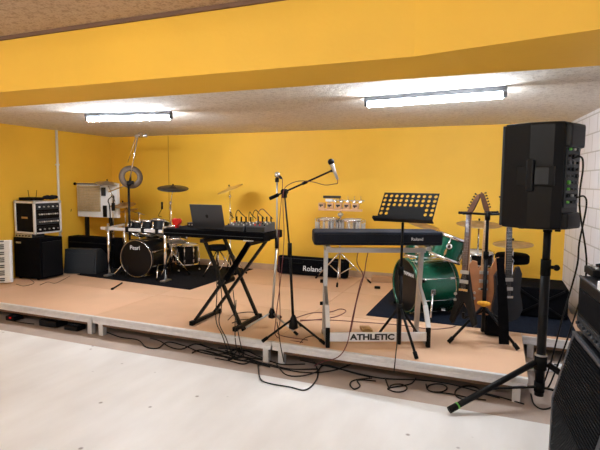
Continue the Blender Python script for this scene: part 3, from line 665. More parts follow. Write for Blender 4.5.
# ------------------------------------------------------------------ timbales and blocks
yt = 6.3
T0 = aty(316, 218, yt); T1 = aty(365, 218, yt); tz = aty(340, 219, yt).z
R1 = (T1.x-T0.x)/4*1.0
mx_ = (T0.x+T1.x)/2
for i, x in enumerate((T0.x+R1, T1.x-R1)):
    t = drum('timbale', ['left chrome timbale behind the navy keyboard', 'right chrome timbale behind the navy keyboard'][i], (x, yt, tz), (0, 0, -1), R1-.012, .19, M['chrome'], M['chrome'], M['headw'], upv=(0, 1, 0), lugs=10, lugm=M['steel'])
st = Thing('percussion_stand', 'chrome tripod stand carrying the timbales and wooden blocks', 'stand', (mx_, yt+.0, S))
st.part('pole', MB().cyl((mx_, yt+.02, S+.05), (mx_, yt+.02, tz+.1), .013).cyl((mx_, yt+.02, tz+.05), (mx_, yt+.02, aty(340, 205, yt).z), .009), M['chrome'], w=True)
st.part('bracket', MB().cyl((T0.x+R1*1.9, yt+.02, tz-.1), (T1.x-R1*1.9, yt+.02, tz-.1), .02), M['chrome'], w=True)
st.part('joint', MB().sph((mx_, yt+.02, tz+.06), .04, (1, 1, .7)).sph((mx_, yt+.02, tz+.15), .035, (1, 1, .7)), M['steel'], w=True)
tripod(st, mx_, yt+.02, S, S+.4, .33, M['chrome'], upper=[-PI/2+.2, PI-.35, .3], rads=[.3, .42, .42], foot_len=.05)
tripod_ring = MB()
for a in (-PI/2+.2, PI-.35, .3): tripod_ring.cyl((mx_, yt+.02, S+.12), (mx_+.2*math.cos(a), yt+.02+.2*math.sin(a), S+.24), .007)
st.part('leg_brace', tripod_ring, M['chrome'], w=True)
bz = aty(338, 209.5, yt).z
st.part('shelf_bar', MB().box((mx_, yt, bz-.005), (aty(360, 209, yt).x-aty(317, 209, yt).x, .05, .028), bev=.004), M['wood'], w=True, label='pale wooden bar under the blocks')
for i in range(5):
    c = aty(322+8.4*i, 205.5, yt)
    t = Thing('wood_block', 'pale slotted wooden block, %s in the row of five above the timbales' % ['first from the left', 'second from the left', 'in the middle', 'fourth from the left', 'last on the right'][i], 'percussion block', (c.x, yt, bz+.01), 0, 'row of wooden blocks over the timbales')
    t.part('body', MB().box((0, 0, .04), (.088, .07, .075), bev=.012), M['wood']); t.part('slot', MB().box((0, -.034, .045), (.055, .006, .022), bev=.002).box((-.005, -.034, .03), (.02, .006, .02)), M['txtb'])
uz = aty(332, 197, yt).z
t = Thing('cowbell', 'flat dark bar-shaped percussion piece above the wooden blocks', 'percussion', (aty(332, 197, yt).x, yt, uz))
t.part('body', MB().box((0, 0, .0), (.24, .05, .035), bev=.006), M['bronze'])
t.part('mount', MB().cyl((.11, 0, -.0), (mx_-aty(332, 197, yt).x, .02, bz-uz), .006), M['chrome'])
r_ = Thing('jingle_bar', 'row of small silver jingles on a rod over the wooden blocks', 'percussion', (mx_, yt, bz+.1))
jz = aty(345, 200.5, yt).z; j0 = aty(326, 200, yt).x; j1 = aty(364, 200, yt).x
r_.part('rod', MB().cyl((j0, yt+.01, jz), (j1, yt+.01, jz), .006).cyl((mx_, yt+.02, bz), (mx_, yt+.02, jz), .006), M['steel'], w=True)
for i in range(6):
    x = j0+(j1-j0)*(i+.5)/6
    r_.part('jingle', cymbal_disc(MB(), (x, yt, jz), .032, (.3, -.5, 1), .01), M['chrome'], w=True)
    if i > 2: r_.part('pin', MB().cyl((x, yt, jz), (x, yt, jz+.06), .003), M['chrome'], w=True)
r_.part('clamp', MB().box((j0+.05, yt-.01, jz), (.1, .04, .035), bev=.006), M['txt'], w=True)
single('carton', MB().box((aty(380, 280, 6.5).x, YW-.2, S+.04), (.28, .12, .075), rz=.1, bev=.004), M['tan'], 'flat brown carton lying by the back wall left of the green drum', 'box')

# ------------------------------------------------------------------ navy keyboard and its stand
u = V((.915, .403, 0)).normalized(); v = V((-u.y, u.x, 0)); kc = V((-.965, 4.125, 0)); zk = aty(318, 244.5, 3.88).z
L = 1.08
t = Thing('stage_keyboard', 'long keyboard under a navy cover in the middle of the stage', 'keyboard', (kc.x, kc.y, zk), math.atan2(u.y, u.x))
t.part('cover', MB().box((0, 0, .062), (L, .30, .115), bev=.022), M['navy'])
t.part('cover_seam', MB().box((0, -.151, .03), (L*.94, .004, .006)).box((0, -.151, .095), (L*.94, .004, .004)), M['black'])
t.part('lettering', text_mb('Roland', .036, .001, frame((L/2-.22, -.1515, .06), (1, 0, 0), (0, 0, 1), (0, -1, 0))), M['txt'], label='small pale lettering')
ks = Thing('keyboard_stand', 'silver keyboard stand with lettered crossbar under the navy keyboard', 'keyboard stand', (kc.x, kc.y, S), math.atan2(u.y, u.x))
hw = .42
for s in (-1, 1):
    ks.part('upright', MB().bar((s*hw, .17, .02), (s*hw+.0*s, .06, zk-S-.04), .035, .05, (0, 1, 0)), M['steel'])
    fb_ = ks.part('foot', MB().bar((s*hw, .17, .03), (s*hw, -.2, .03), .03, .03), M['steel'])
    ks.part('foot_cap', MB().box((s*hw, -.21, .09), (.035, .035, .17), bev=.006), M['rubber'], fb_)
    ks.part('foot_cap', MB().box((s*hw, .18, .02), (.04, .04, .035), bev=.006), M['rubber'], fb_)
    ks.part('front_post', MB().bar((s*hw, -.21, .17), (s*hw, -.1, .33), .035, .03, (0, 1, 0)), M['alu'])
    ks.part('front_post', MB().bar((s*hw, -.1, .33), (s*hw, .11, .46), .03, .03, (0, 1, 0)), M['steel'])
    ks.part('support_arm', MB().box((s*hw, 0, zk-S-.02), (.04, .32, .035), bev=.005), M['steel'])
    for z in (.3, .5): ks.part('knob', MB().cyl((s*(hw+.02), .1, z), (s*(hw+.045), .1, z), .016), M['rubber'])
ks.part('top_bar', MB().box((0, -.06, zk-S-.045), (2*hw, .03, .04), bev=.004), M['steel'])
lb = ks.part('lower_bar', MB().box((0, -.21, .095), (2*hw-.03, .025, .075), bev=.004), M['alu'])
ks.part('lettering', text_mb('ATHLETIC', .066, .001, frame((-.05, -.2235, .095), (1, 0, 0), (0, 0, 1), (0, -1, 0)) @ Matrix.Diagonal((1.22, 1, 1, 1)), .003), M['txtb'], lb, label='bold black lettering')

# ------------------------------------------------------------------ music stand
mx, my = -.715, 3.985
t = Thing('music_stand', 'black music stand with perforated tray in front of the navy keyboard', 'music stand', (mx, my, S))
mz = aty(405, 222, my).z
t.part('lower_tube', MB().cyl((mx, my, S+.04), (mx, my, .85), .016), M['blackm'], w=True)
t.part('upper_tube', MB().cyl((mx, my, .85), (mx, my+.03, mz+.03), .011), M['blackm'], w=True)
t.part('clutch', MB().cyl((mx, my, .82), (mx, my, .89), .022), M['rubber'], w=True)
t.part('hub', MB().cyl((mx, my, S+.3), (mx, my, S+.38), .026), M['blackm'], w=True)
tripod(t, mx, my, S, S+.34, .3, M['blackm'], upper=[math.atan2(-.2, .17), math.atan2(.19, -.24), math.atan2(.33, .13)], rads=[.27, .3, .34], r=.011, foot_len=.05)
# tray with real holes
T0 = aty(376, 221.5, my-.02); T1 = aty(433.5, 221.5, my-.02); T2 = aty(381.5, 192.5, my+.11); T3 = aty(441.5, 193.5, my+.11)
o = V((T0.x, my-.02, (T0.z+T1.z)/2)); yw = math.radians(-8); U = V((math.cos(yw), math.sin(yw), 0)); Wd = T1.x-T0.x; W = (V(((T2.x+T3.x)/2, my+.11, (T2.z+T3.z)/2))-V(((T0.x+T1.x)/2, my-.02, o.z))); W.x = W.y*.14+.02; Hh = W.length; W = W.normalized(); N = U.cross(W).normalized()
tb = MB(); nx, nz_ = 10, 5
gx, gz = Wd/(nx+.0), Hh/(nz_+.6)
b_ = tb.b
def cell(x0, x1, z0, z1, hole):
    cxx, czz = (x0+x1)/2, (z0+z1)/2; r = min(gx, gz)*.30
    for n_, off in ((1, .0015), (-1, -.0015)):
        if not hole:
            vs = [b_.verts.new(o+U*x+W*z+N*off) for x, z in ((x0, z0), (x1, z0), (x1, z1), (x0, z1))]; b_.faces.new(vs)
        else:
            K = 16; inn = []; out = []
            for k in range(K):
                a = 2*PI*k/K+PI/16; ca, sa = math.cos(a), math.sin(a); s = min(((x1-x0)/2)/max(abs(ca), 1e-6), ((z1-z0)/2)/max(abs(sa), 1e-6))
                inn.append(b_.verts.new(o+U*(cxx+r*ca)+W*(czz+r*sa)+N*off)); out.append(b_.verts.new(o+U*(cxx+s*ca)+W*(czz+s*sa)+N*off))
            # corners
            cs = [b_.verts.new(o+U*x+W*z+N*off) for x, z in ((x1, z1), (x0, z1), (x0, z0), (x1, z0))]
            for k in range(K):
                k2 = (k+1) % K; b_.faces.new((inn[k], out[k], out[k2], inn[k2]))
                a1_, a2_ = 2*PI*k/K+PI/16, 2*PI*(k+1)/K+PI/16
                for ci, (X_, Z_) in enumerate(((x1, z1), (x0, z1), (x0, z0), (x1, z0))):
                    ac = math.atan2(Z_-czz, X_-cxx) % (2*PI)
                    if a1_ % (2*PI) < ac < a2_ % (2*PI) or (a2_ % (2*PI) < a1_ % (2*PI) and ac > a1_ % (2*PI)):
                        b_.faces.new((out[k], cs[ci], out[k2]))
for i in range(nx):
    for j in range(nz_):
        solid = (j < 2 and 2 <= i < nx-2)
        cell(i*gx, (i+1)*gx, .05+j*(Hh-.06)/nz_, .05+(j+1)*(Hh-.06)/nz_, not solid)
for x0, x1, z0, z1 in ((0, Wd, 0, .05), (0, Wd, Hh-.01, Hh)): cell(x0, x1, z0, z1, False)
ty = t.part('tray', tb, M['blackm'], w=True)
t.part('lip', MB().box((0, 0, 0), (Wd+.03, .055, .006), X=frame(o+U*(Wd/2)-W*.002-N*(-.028), U, N, W)).box((0, 0, 0), (Wd+.03, .004, .02), X=frame(o+U*(Wd/2)+W*.006+N*.056, U, N, W)), M['blackm'], ty, w=True)
t.part('tray_bracket', MB().box((0, 0, 0), (.11, .02, .13), bev=.004, X=frame(o+U*(Wd/2)+W*.08-N*.014, U, N, W)).cyl((mx-.03, my+.025, mz+.03), (mx+.03, my+.025, mz+.03), .025), M['blackm'], w=True)

# ------------------------------------------------------------------ green drum kit
GR = .28; gn = V((-.80, -.60, 0)).normalized(); gc = aty(405, 287, 5.1); gc.z = RZ+GR*1.03+.005
t = drum('bass_drum', 'green bass drum with black front head facing left', gc, -gn, GR, .46, M['green'], M['green'], M['head'], z0=RZ, lugs=8)
t.part('lettering', text_mb('YAMAHA', .055, .001, frame(gc+gn*.004+V((0, 0, .13))+V((-gn.y, gn.x, 0))*(.08), V((-gn.y, gn.x, 0)), (0, 0, 1), gn)), M['txt'], w=True, label='white maker name lettering')
gs = V((-gn.y, gn.x, 0)); 
for h in (.03, .43): t.part('hoop_trim', MB().lathe(gc-gn*h, -gn, [(GR*.975, 0), (GR*.985, 0), (GR*.985, .012), (GR*.975, .012)], 40, closed=True), M['chrome'], w=True)
for s in (-1, 1):
    p = gc-gn*.16+gs*(s*GR*.97)+V((0, 0, -.02)); e = gc-gn*.08+gs*(s*(GR+.11)); e.z = RZ+.008
    t.part('spur_bracket', MB().box((0, 0, 0), (.03, .05, .06), bev=.006, X=frame(p+gs*(s*.012), gs, -gn, (0, 0, 1))), M['chrome'], w=True); spur(t, p+gs*(s*.02), e, .011)
tm = gc-gn*.14+V((0, 0, GR)); 
t.part('tom_mount', MB().cyl(tm-V((0, 0, .01)), tm+V((0, 0, .12)), .016).box(tm+V((0, 0, .12)), (.07, .05, .05), bev=.008).cyl(tm+V((0, 0, .12)), tm+V((.2, .0, .2)), .01).cyl(tm+V((0, 0, .12)), tm+V((-.12, .12, .2)), .01), M['chrome'], w=True)
# toms: shells tilt to the back
ax = V((.25, .12, -1)).normalized()
c = aty(452.5, 236.5, 5.15)
axt = V((-.34, -.12, -1)).normalized()
t = drum('rack_tom', 'green rack tom with round white badge above the green bass drum', c, axt, .165, .235, M['green'], M['chrome'], M['headw'], lugs=6, upv=(0, 1, 0))
vd = (EYE-c); vd.z = 0; vd = (vd - axt*vd.dot(axt)).normalized(); bp_ = c+axt*.10+vd*.162
ux = V((0, 0, 1)).cross(vd).normalized()
t.part('badge', MB().lathe(bp_, vd, [(.001, .004), (.028, .004), (.028, 0)], 24), M['headw'], w=True); t.part('badge_mark', MB().lathe(bp_, vd, [(.001, .006), (.016, .006), (.016, .003)], 18), M['txtb'], w=True)
c = aty(420, 240, 5.55)
t = drum('rack_tom', 'green rack tom mostly hidden behind the navy keyboard end', c, V((-.1, -.15, -1)), .15, .2, M['green'], M['chrome'], M['headw'], lugs=6, upv=(0, 1, 0))
# cymbals
p = aty(479, 223, 5.75); cymbal_stand('brown cymbal on a chrome stand behind the left guitar neck', (p.x, p.y), p, .24, (.03, -.1, 1), M['brass'], RZ, a0=1.2)
p = aty(513, 243, 5.6); cymbal_stand('hi-hat cymbal pair behind the right-hand guitar neck', (p.x+.0, p.y), p, .2, (-.02, -.08, 1), M['brass'], RZ, a0=.1, hat=True)
p = aty(424, 224.5, 6.15); cymbal_stand('brown cymbal showing behind the music stand tray', (p.x, p.y), p, .2, (.25, -.05, 1), M['brass'], RZ, a0=0)
p = aty(478, 252, 5.85); t = drum('snare_drum', 'chrome-hooped snare drum behind the natural wood guitar', p, (0, .05, -1), .17, .14, M['gloss'], M['chrome'], M['headw'], upv=(0, 1, 0), z0=RZ)
t.part('stand', MB().cyl((p.x, p.y, RZ+.1), (p.x, p.y, p.z-.15), .012), M['chrome'], w=True); tripod(t, p.x, p.y, RZ, RZ+.3, .2, M['chrome'], .5)
p = aty(512, 259, 5.9)
t = Thing('drum_throne', 'round black drum stool behind the guitar stand', 'stool', (p.x, p.y, RZ))
t.part('seat', MB().lathe((p.x, p.y, p.z-.04), (0, 0, 1), [(.01, 0), (.17, 0), (.18, .02), (.18, .08), (.16, .1), (.01, .105)], 28), M['cloth'], w=True)
t.part('pole', MB().cyl((p.x, p.y, RZ+.08), (p.x, p.y, p.z-.04), .016), M['chrome'], w=True); tripod(t, p.x, p.y, RZ, RZ+.32, .26, M['chrome'], .9)
t = Thing('equipment_case', 'black case with cross-braced frame at the right end of the stage by the block wall', 'case', (.44, 5.72, S+.008))
t.part('body', MB().box((0, 0, .16), (.5, .55, .3), bev=.01), M['cloth']); fr = MB()
for s in (-1, 1): fr.bar((s*.22, -.285, .02), (-s*.22, -.285, .3), .02, .012, (0, 1, 0))
t.part('cross_brace', fr, M['blackm']); t.part('badge', MB().box((.0, -.29, .1), (.03, .01, .03)), M['brass'])

# ------------------------------------------------------------------ guitar stand and guitars
gx_, gy_ = -.078, 4.46
ztop = aty(487, 212, gy_).z
t = Thing('guitar_stand', 'black tripod guitar stand holding three guitars at stage right', 'guitar stand', (gx_, gy_, S))
t.part('pole', MB().cyl((gx_, gy_, S+.1), (gx_, gy_, .95), .017).cyl((gx_, gy_, .95), (gx_, gy_, ztop), .013), M['blackm'], w=True)
t.part('clutch', MB().cyl((gx_, gy_, .93), (gx_, gy_, .99), .023), M['rubber'], w=True); t.part('top_collar', MB().cyl((gx_, gy_, ztop-.07), (gx_, gy_, ztop), .022), M['rubber'], w=True)
tripod(t, gx_, gy_, S, S+.3, .31, M['blackm'], upper=[math.atan2(-.18, -.27), math.atan2(-.14, .28), 1.6], rads=[.32, .31, .3], r=.012, foot_len=.05)
for i, (dx, dy) in enumerate(((-.15, -.07), (.02, .13), (.17, .02))):
    e = V((gx_+dx, gy_+dy, ztop-.01)); ar = t.part('neck_yoke', MB().cyl((gx_, gy_, ztop-.02), e, .01), M['blackm'], w=True)
    d = V((dx, dy, 0)).normalized(); n_ = V((-d.y, d.x, 0))
    t.part('padded_fork', MB().tube([e+n_*.045+d*.07, e+n_*.045, e-n_*.045, e-n_*.045+d*.07], .012), M['rubber'], ar, w=True)
for i, (dx, dy) in enumerate(((-.16, -.12), (.1, .14), (.17, -.06))):
    e = V((gx_+dx, gy_+dy, .42)); ar = t.part('body_rest', MB().cyl((gx_, gy_, .47), e, .01).cyl(e, e+V((0, 0, .05)), .012), M['blackm'], w=True)
def guitar(label, nut, bridge, nrm, body_poly, bm, fm, head_dir, pegs_side, name='electric_guitar', back=False, head_m=None):
    """nut / bridge world points on the fretboard plane; nrm = facing direction"""
    nut, bridge = V(nut), V(bridge); d = (bridge-nut).normalized(); nrm = V(nrm); nrm = (nrm-d*nrm.dot(d)).normalized(); sd = d.cross(nrm)
    base = V(bridge); t = Thing(name, label, 'guitar', V((bridge.x, bridge.y, bridge.z-.2)))
    t.part('body', MB().prism(body_poly, bridge-nrm*.006, sd, d, -nrm, .042, .006), bm, w=True)
    nl = (bridge-nut).length*.78
    t.part('neck', MB().prism([(-.021, 0), (.021, 0), (.028, nl), (-.028, nl)], nut-nrm*.004, sd, d, -nrm, .02, .004), M['maple'], w=True)
    fb2 = t.part('fretboard', MB().prism([(-.021, 0), (.021, 0), (.028, nl), (-.028, nl)], nut+nrm*.001, sd, d, -nrm, .005), fm, w=True)
    k = 0
    sl_ = (bridge-nut).length
    for k in range(1, 20):
        q = nut+d*(sl_*(1-2**(-k/12))); t.part('fret', MB().bar(q+sd*.022+nrm*.0015, q-sd*.022+nrm*.0015, .002, .002), M['chrome'], fb2, w=True)
    hd = V(head_dir).normalized(); hd = (hd-nrm*hd.dot(nrm)).normalized(); hs = hd.cross(nrm)
    head_m = head_m or M['rose']
    hdp = t.part('headstock', MB().prism([(-.02, 0), (.02, 0), (.024, .04), (.018, .16), (.0, .185), (-.018, .16), (-.024, .04)], nut-nrm*.004, hs, hd, -nrm, .016, .003), head_m or M['maple'], w=True)
    for k in range(6):
        q = nut+hd*(.035+.026*k)+hs*(pegs_side*.02)-nrm*.01
        t.part('tuning_peg', MB().cyl(q, q+hs*(pegs_side*.012), .004, n=6).sph(q+hs*(pegs_side*.014), .0075, u=8, v=6), M['blackm'], hdp, w=True)
    if not back:
        st_ = MB()
        for k in range(6): s = (k-2.5)*.0075; st_.cyl(nut+sd*s*.8+nrm*.006, bridge+sd*s+nrm*.008, .0007, n=4)
        t.part('strings', st_, M['steel'], w=True)
        t.part('bridge', MB().box((0, 0, 0), (.08, .02, .012), bev=.002, X=frame(bridge+nrm*.002, sd, d, nrm)), M['chrome'], w=True)
        for k in (.12, .2):
            t.part('pickup', MB().box((0, 0, 0), (.075, .03, .014), bev=.003, X=frame(bridge-d*(k-.05)+nrm*.002, sd, d, nrm)), M['steel'], w=True)
    for k in range(2): t.part('control_knob', MB().cyl(bridge+sd*.07+d*(.04+.05*k)-nrm*.006, bridge+sd*.07+d*(.04+.05*k)+nrm*.012, .011), M['steel'], w=True)
    t.d, t.sd, t.n = d, sd, nrm
    return t
Vp = [(-.02, -.20), (.02, -.20), (.035, -.14), (.11, .10), (.17, .27), (.13, .30), (.045, .13), (0, .08), (-.045, .13), (-.13, .30), (-.17, .27), (-.11, .10), (-.035, -.14)]
y1_ = gy_-.13
n1 = aty(468.5, 213, y1_+.03); b1 = aty(463.5, 290, y1_-.05)
g1 = guitar('dark winged electric guitar hanging on the left of the stand', n1, b1, (-.45, -.9, .1), [(x*.72, y) for x, y in Vp], M['walnut'], M['rose'], aty(481, 193, y1_+.03)-n1, -1)
Sp = [(-.03, -.20), (.03, -.20), (.05, -.16), (.06, -.24), (.10, -.25), (.14, -.20), (.13, -.10), (.12, -.03), (.15, .06), (.16, .14), (.12, .21), (.04, .24), (-.05, .24), (-.13, .20), (-.165, .12), (-.15, .03), (-.125, -.04), (-.14, -.12), (-.15, -.22), (-.12, -.29), (-.09, -.28), (-.06, -.2), (-.05, -.16)]
y2_ = gy_+.13
n2 = aty(491.5, 211, y2_); b2 = aty(483, 289, y2_+.02)
n2 = aty(486, 212, y2_)
guitar('natural wood electric guitar at the back of the stand showing its reddish body', n2+V((.012, 0, 0)), b2, (.1, -1, .12), Sp, M['nat'], M['maple'], aty(480, 193, y2_)-n2, 1)
y3_ = gy_+.03
n3 = aty(510, 214, y3_+.02); b3 = aty(508, 297, y3_)
guitar('slate blue electric bass on the right of the guitar stand, its head behind the loudspeaker', n3, b3, (.35, -.9, .1), [(x*.8, y*.9) for x, y in Sp], M['bassg'], M['grey'], aty(500, 187, y3_+.02)-n3, -1, name='bass_guitar')
# straps / cloth
mb = MB(); q = [aty(x, y, gy_-.13) for x, y in ((500, 258), (502, 285), (503, 310), (504, 344))]
q = [V((p.x, p.y, max(p.z, S+.02))) for p in q]
for (p, w_), (p2, w2) in zip(list(zip(q, (.05, .07, .08, .08))), list(zip(q[1:], (.07, .08, .08, .07)))):
    mb.bar(p, p2, (w_+w2)/2*1.0, .02, (0, -1, 0))
single('guitar_strap', mb, M['cloth'], 'wide black fabric strap hanging to the stage in front of the slate bass', 'strap')
mb = MB(); p = aty(485, 304, gy_-.07)
for i in range(6): mb.sph((p.x+random.uniform(-.04, .04), p.y+random.uniform(-.0, .02), p.z+random.uniform(-.01, .01)), .026, (1.2, .9, .7), u=10, v=7)
single('yellow_cloth', mb, M['yellow'], 'crumpled yellow cloth tucked on the lower part of the guitar stand', 'cloth')
mb = MB().box((aty(494, 322, gy_+.05).x, gy_+.22, S+.1), (.16, .12, .19), bev=.03)
single('small_pouch', mb, M['cloth'], 'small black pouch on the stage behind the guitar stand legs', 'bag')

# ------------------------------------------------------------------ PA speaker on tripod
px_, py_ = .325, 3.775
sb = aty(503, 228, 3.6).z; st_ = aty(503, 123, 3.6).z; SH = st_-sb
t = Thing('speaker_stand', 'black tripod speaker stand with one long leg reaching over the hall floor', 'speaker stand', (px_, py_, 0))
t.part('lower_tube', MB().cyl((px_, py_, .07), (px_, py_, 1.0), .031, n=16), M['blackm'], w=True)
t.part('upper_tube', MB().cyl((px_, py_, 1.0), (px_, py_, sb+.02), .025, n=16), M['blackm'], w=True)
t.part('collar', MB().cyl((px_, py_, .94), (px_, py_, 1.05), .034).cyl((px_, py_, 1.0), (px_+.06, py_-.03, 1.0), .013).sph((px_+.065, py_-.032, 1.0), .022), M['rubber'], w=True)
t.part('brace_collar', MB().cyl((px_, py_, .1), (px_, py_, .17), .036), M['rubber'], w=True)
hz = aty(538, 362, py_).z
t.part('hub', MB().cyl((px_, py_, hz-.05), (px_, py_, hz+.05), .042), M['rubber'], w=True); t.part('hub_ring', MB().cyl((px_, py_, hz+.05), (px_, py_, hz+.062), .043), M['steel'], w=True)
f0 = V((atz(449, 410, .03).x, atz(449, 410, .03).y, .03)); d0 = f0-V((px_, py_, .03)); a0 = math.atan2(d0.y, d0.x); Rr = d0.length
for k, (a, R_) in enumerate(((a0, Rr), (a0+2*PI/3, .66), (a0-2*PI/3-.06, Rr))):
    e = V((px_+R_*math.cos(a), py_+R_*math.sin(a), .028)); s = V((px_+.05*math.cos(a), py_+.05*math.sin(a), hz))
    lg = t.part('leg', MB().cyl(s, e, .021, n=12), M['blackm'], w=True); d = (e-s).normalized()
    t.part('rubber_foot', MB().cyl(e-d*.06, e, .024), M['rubber'], lg, w=True); t.part('green_ring', MB().cyl(e-d*.075, e-d*.065, .0245), M['greenl'], lg, w=True)
    md = s.lerp(e, .55); t.part('brace', MB().bar((px_+.03*math.cos(a), py_+.03*math.sin(a), .135), md, .02, .012), M['blackm'], w=True)
rzp = math.radians(-31)
t = Thing('loudspeaker', 'large black loudspeaker on the tripod stand seen from behind', 'speaker', (px_-.04, py_, sb), rzp)
fpoly = [(-.18, -.20), (-.0, -.205), (.13, -.15), (.18, -.11), (.18, .11), (.13, .15), (-.0, .205), (-.18, .20)]
t.part('cabinet', MB().prism(fpoly, (0, 0, 0), (1, 0, 0), (0, 1, 0), (0, 0, 1), SH, .018), M['black'])
t.part('front_grille', MB().box((-.192, 0, SH/2), (.02, .40, SH-.02), bev=.008), M['grey'])
# rear bumpers above/below and recessed amp panel
t.part('rear_bumper', MB().box((.188, 0, SH-.09), (.055, .21, .16), bev=.02), M['black'])
t.part('rear_bumper', MB().box((.188, 0, .06), (.055, .21, .11), bev=.02), M['black'])
pn = t.part('amp_panel', MB().box((.182, 0, SH*.49), (.012, .18, SH*.56), bev=.003), M['grey'])
rnd = random.Random(3)
for j in range(9):
    for i in range(3):
        y, z = -.06+i*.055, SH*.26+j*.043
        k_ = rnd.random()
        t.part('knob' if k_ < .6 else 'socket', MB().cyl((.188, y, z), (.202, y, z), .009 if k_ < .6 else .014, n=10), [M['bluegrey'], M['steel'], M['blackm'], M['greenl']][rnd.choice((0, 0, 0, 1, 2, 2, 2, 2, 3))], pn)
# side handle with recess, on the near face
hn = t.part('handle_recess', MB().box((.04, -.196, SH*.5), (.24, .03, .125), rz=.12, bev=.003), M['blackm'])
t.part('handle_grip', MB().box((.02, -.222, SH*.505), (.05, .03, .21), bev=.01), M['black'], hn)
t.part('handle_plate', MB().box((.10, -.196, SH*.5), (.11, .03, .11), rz=.38, bev=.002), M['grey'], hn)
for x in (-.1, .08, .15): t.part('foot', MB().cyl((x, -.08, -.012), (x, -.08, .004), .018), M['rubber'])
t.part('pole_socket', MB().cyl((.04*math.cos(rzp), -.04*math.sin(rzp), -.03), (.04*math.cos(rzp), -.04*math.sin(rzp), .0), .03), M['rubber'])
ox = V((px_-.04, py_, sb)); Rm = Matrix.Rotation(rzp, 3, 'Z')
for i, (yy, zz, lab, ex) in enumerate(((-.05, SH*.66, 'black power cable hanging from the upper rear panel of the loudspeaker', 1), (.03, SH*.3, 'black signal cable hanging from the lower rear panel of the loudspeaker', 0))):
    s = ox+Rm @ V((.204, yy, zz)); 
    P = [s, s+V((.045, -.02, .01)), s+V((.06, -.02, -.06)), s+V((.055-.02*i, 0, -.3)), V((.57-.06*i, 3.75, 1.0)), V((.52-.07*i, 3.85, .6)), V((.46-.05*i, 3.98, .25)), V((.4-.04*i, 4.05, .02)), V((.36, 4.3+.1*i, .01))]
    single('speaker_cable', MB().tube(P, .006, smooth=6), M['cable'], lab, 'cable')

# ------------------------------------------------------------------ guitar amp stack
yn, yf = 2.15, 2.91
sc0 = math.atan2(-.09, 1.0)
ac = V((.358, (yn+yf)/2, 0)); rz_ = math.radians(5.2)
t = Thing('guitar_cabinet', 'tall black slanted guitar speaker cabinet with ribbed grille at the right edge', 'amplifier', ac, rz_)
hl = (yf-yn)/2
prof = [(0, .02), (0, .42), (.085, .80), (.42, .80), (.42, .02)]
t.part('body', MB().prism(prof, (0, -hl, 0), (1, 0, 0), (0, 0, 1), (0, 1, 0), 2*hl, .012), M['black'])
gr = MB().prism([(.0, .06), (0, .42), (-.006, .421), (-.006, .06)], (0, -hl+.035, 0), (1, 0, 0), (0, 0, 1), (0, 1, 0), 2*hl-.07)
slx = V((.085, 0, .38)).normalized()
gr.prism([(0, .425), (.077, .765), (.071, .766), (-.006, .426)], (0, -hl+.035, 0), (1, 0, 0), (0, 0, 1), (0, 1, 0), 2*hl-.07)
gl = t.part('grille', gr, M['cloth'])
rb = MB()
z = .075
while z < .42: rb.box((-.008, 0, z), (.006, 2*hl-.08, .007)); z += .0155
k = 0
while k < .335:
    q = V((0, 0, .43))+slx*k; rb.box((q.x-.008, 0, q.z), (.006, 2*hl-.08, .007), ry=.22); k += .0155
t.part('ribs', rb, M['rib'], gl)
pf = MB()
for s in (-1, 1): pf.bar((-.006, s*(hl-.018), .03), (-.006, s*(hl-.018), .425), .03, .012, (1, 0, 0)); pf.bar((-.006, s*(hl-.018), .42), (.08, s*(hl-.018), .79), .03, .012, (1, 0, 0))
pf.box((.079, 0, .788), (.018, 2*hl, .018), bev=.003)
t.part('edge_trim', pf, M['bluegrey'])
for a in (.05, .37):
    for b in (-hl+.06, hl-.06): t.part('foot', MB().cyl((a, b, 0), (a, b, .022), .022), M['rubber'])
hh = Thing('amplifier_head', 'black guitar amplifier head with row of knobs on top of the slanted cabinet', 'amplifier', (ac.x, ac.y+.02, .80), rz_)
h0 = .09; HH = .28
for a in (.14, .36):
    for b in (-.3, .3): hh.part('foot', MB().cyl((a, b, 0), (a, b, .016), .018), M['rubber'])
hh.part('body', MB().box((h0+.14, 0, .015+HH/2), (.28, 2*hl-.02, HH), bev=.01), M['black'])
hh.part('grille', MB().box((h0-.002, 0, .17), (.008, 2*hl-.08, .13), bev=.002), M['cloth'])
cp = hh.part('control_panel', MB().box((h0-.003, 0, .06), (.008, 2*hl-.08, .055), bev=.002), M['grey'])
for i in range(12): hh.part('knob', MB().cyl((h0-.006, -.3+i*.054, .06), (h0-.022, -.3+i*.054, .06), .008, n=12), M['grey'] if i % 2 else M['bluegrey'], cp)
hh.part('edge_trim', MB().box((h0+.004, 0, .015+HH-.004), (.012, 2*hl-.02, .012), bev=.002), M['bluegrey'])
tz_ = .80+.015+HH+.001
lg_ = MB(); lg_.box((0, 0, .02), (.13, .17, .038), bev=.006)
t = Thing('effect_pedal', 'black effects pedal with knobs on top of the amplifier head', 'pedal', (atz(602, 275, 1.1).x, atz(602, 275, 1.1).y, tz_), .1)
t.part('case', lg_, M['blackm'])
for i in range(3): t.part('knob', MB().cyl((-.04, -.06+.05*i, .038), (-.04, -.06+.05*i, .052), .008, n=12), M['steel'])
t.part('pedal_plate', MB().box((.02, 0, .05), (.07, .14, .014), ry=-.15, bev=.003), M['cloth'])
t = Thing('effect_pedal', 'small pale grey box on top of the amplifier head in front of the black pedal', 'pedal', (atz(609, 291, 1.1).x, atz(609, 291, 1.1).y, tz_), .05)
t.part('case', MB().box((0, 0, .022), (.08, .07, .04), bev=.005), M['white']); t.part('knob', MB().cyl((0, 0, .041), (0, 0, .052), .01), M['blackm'])
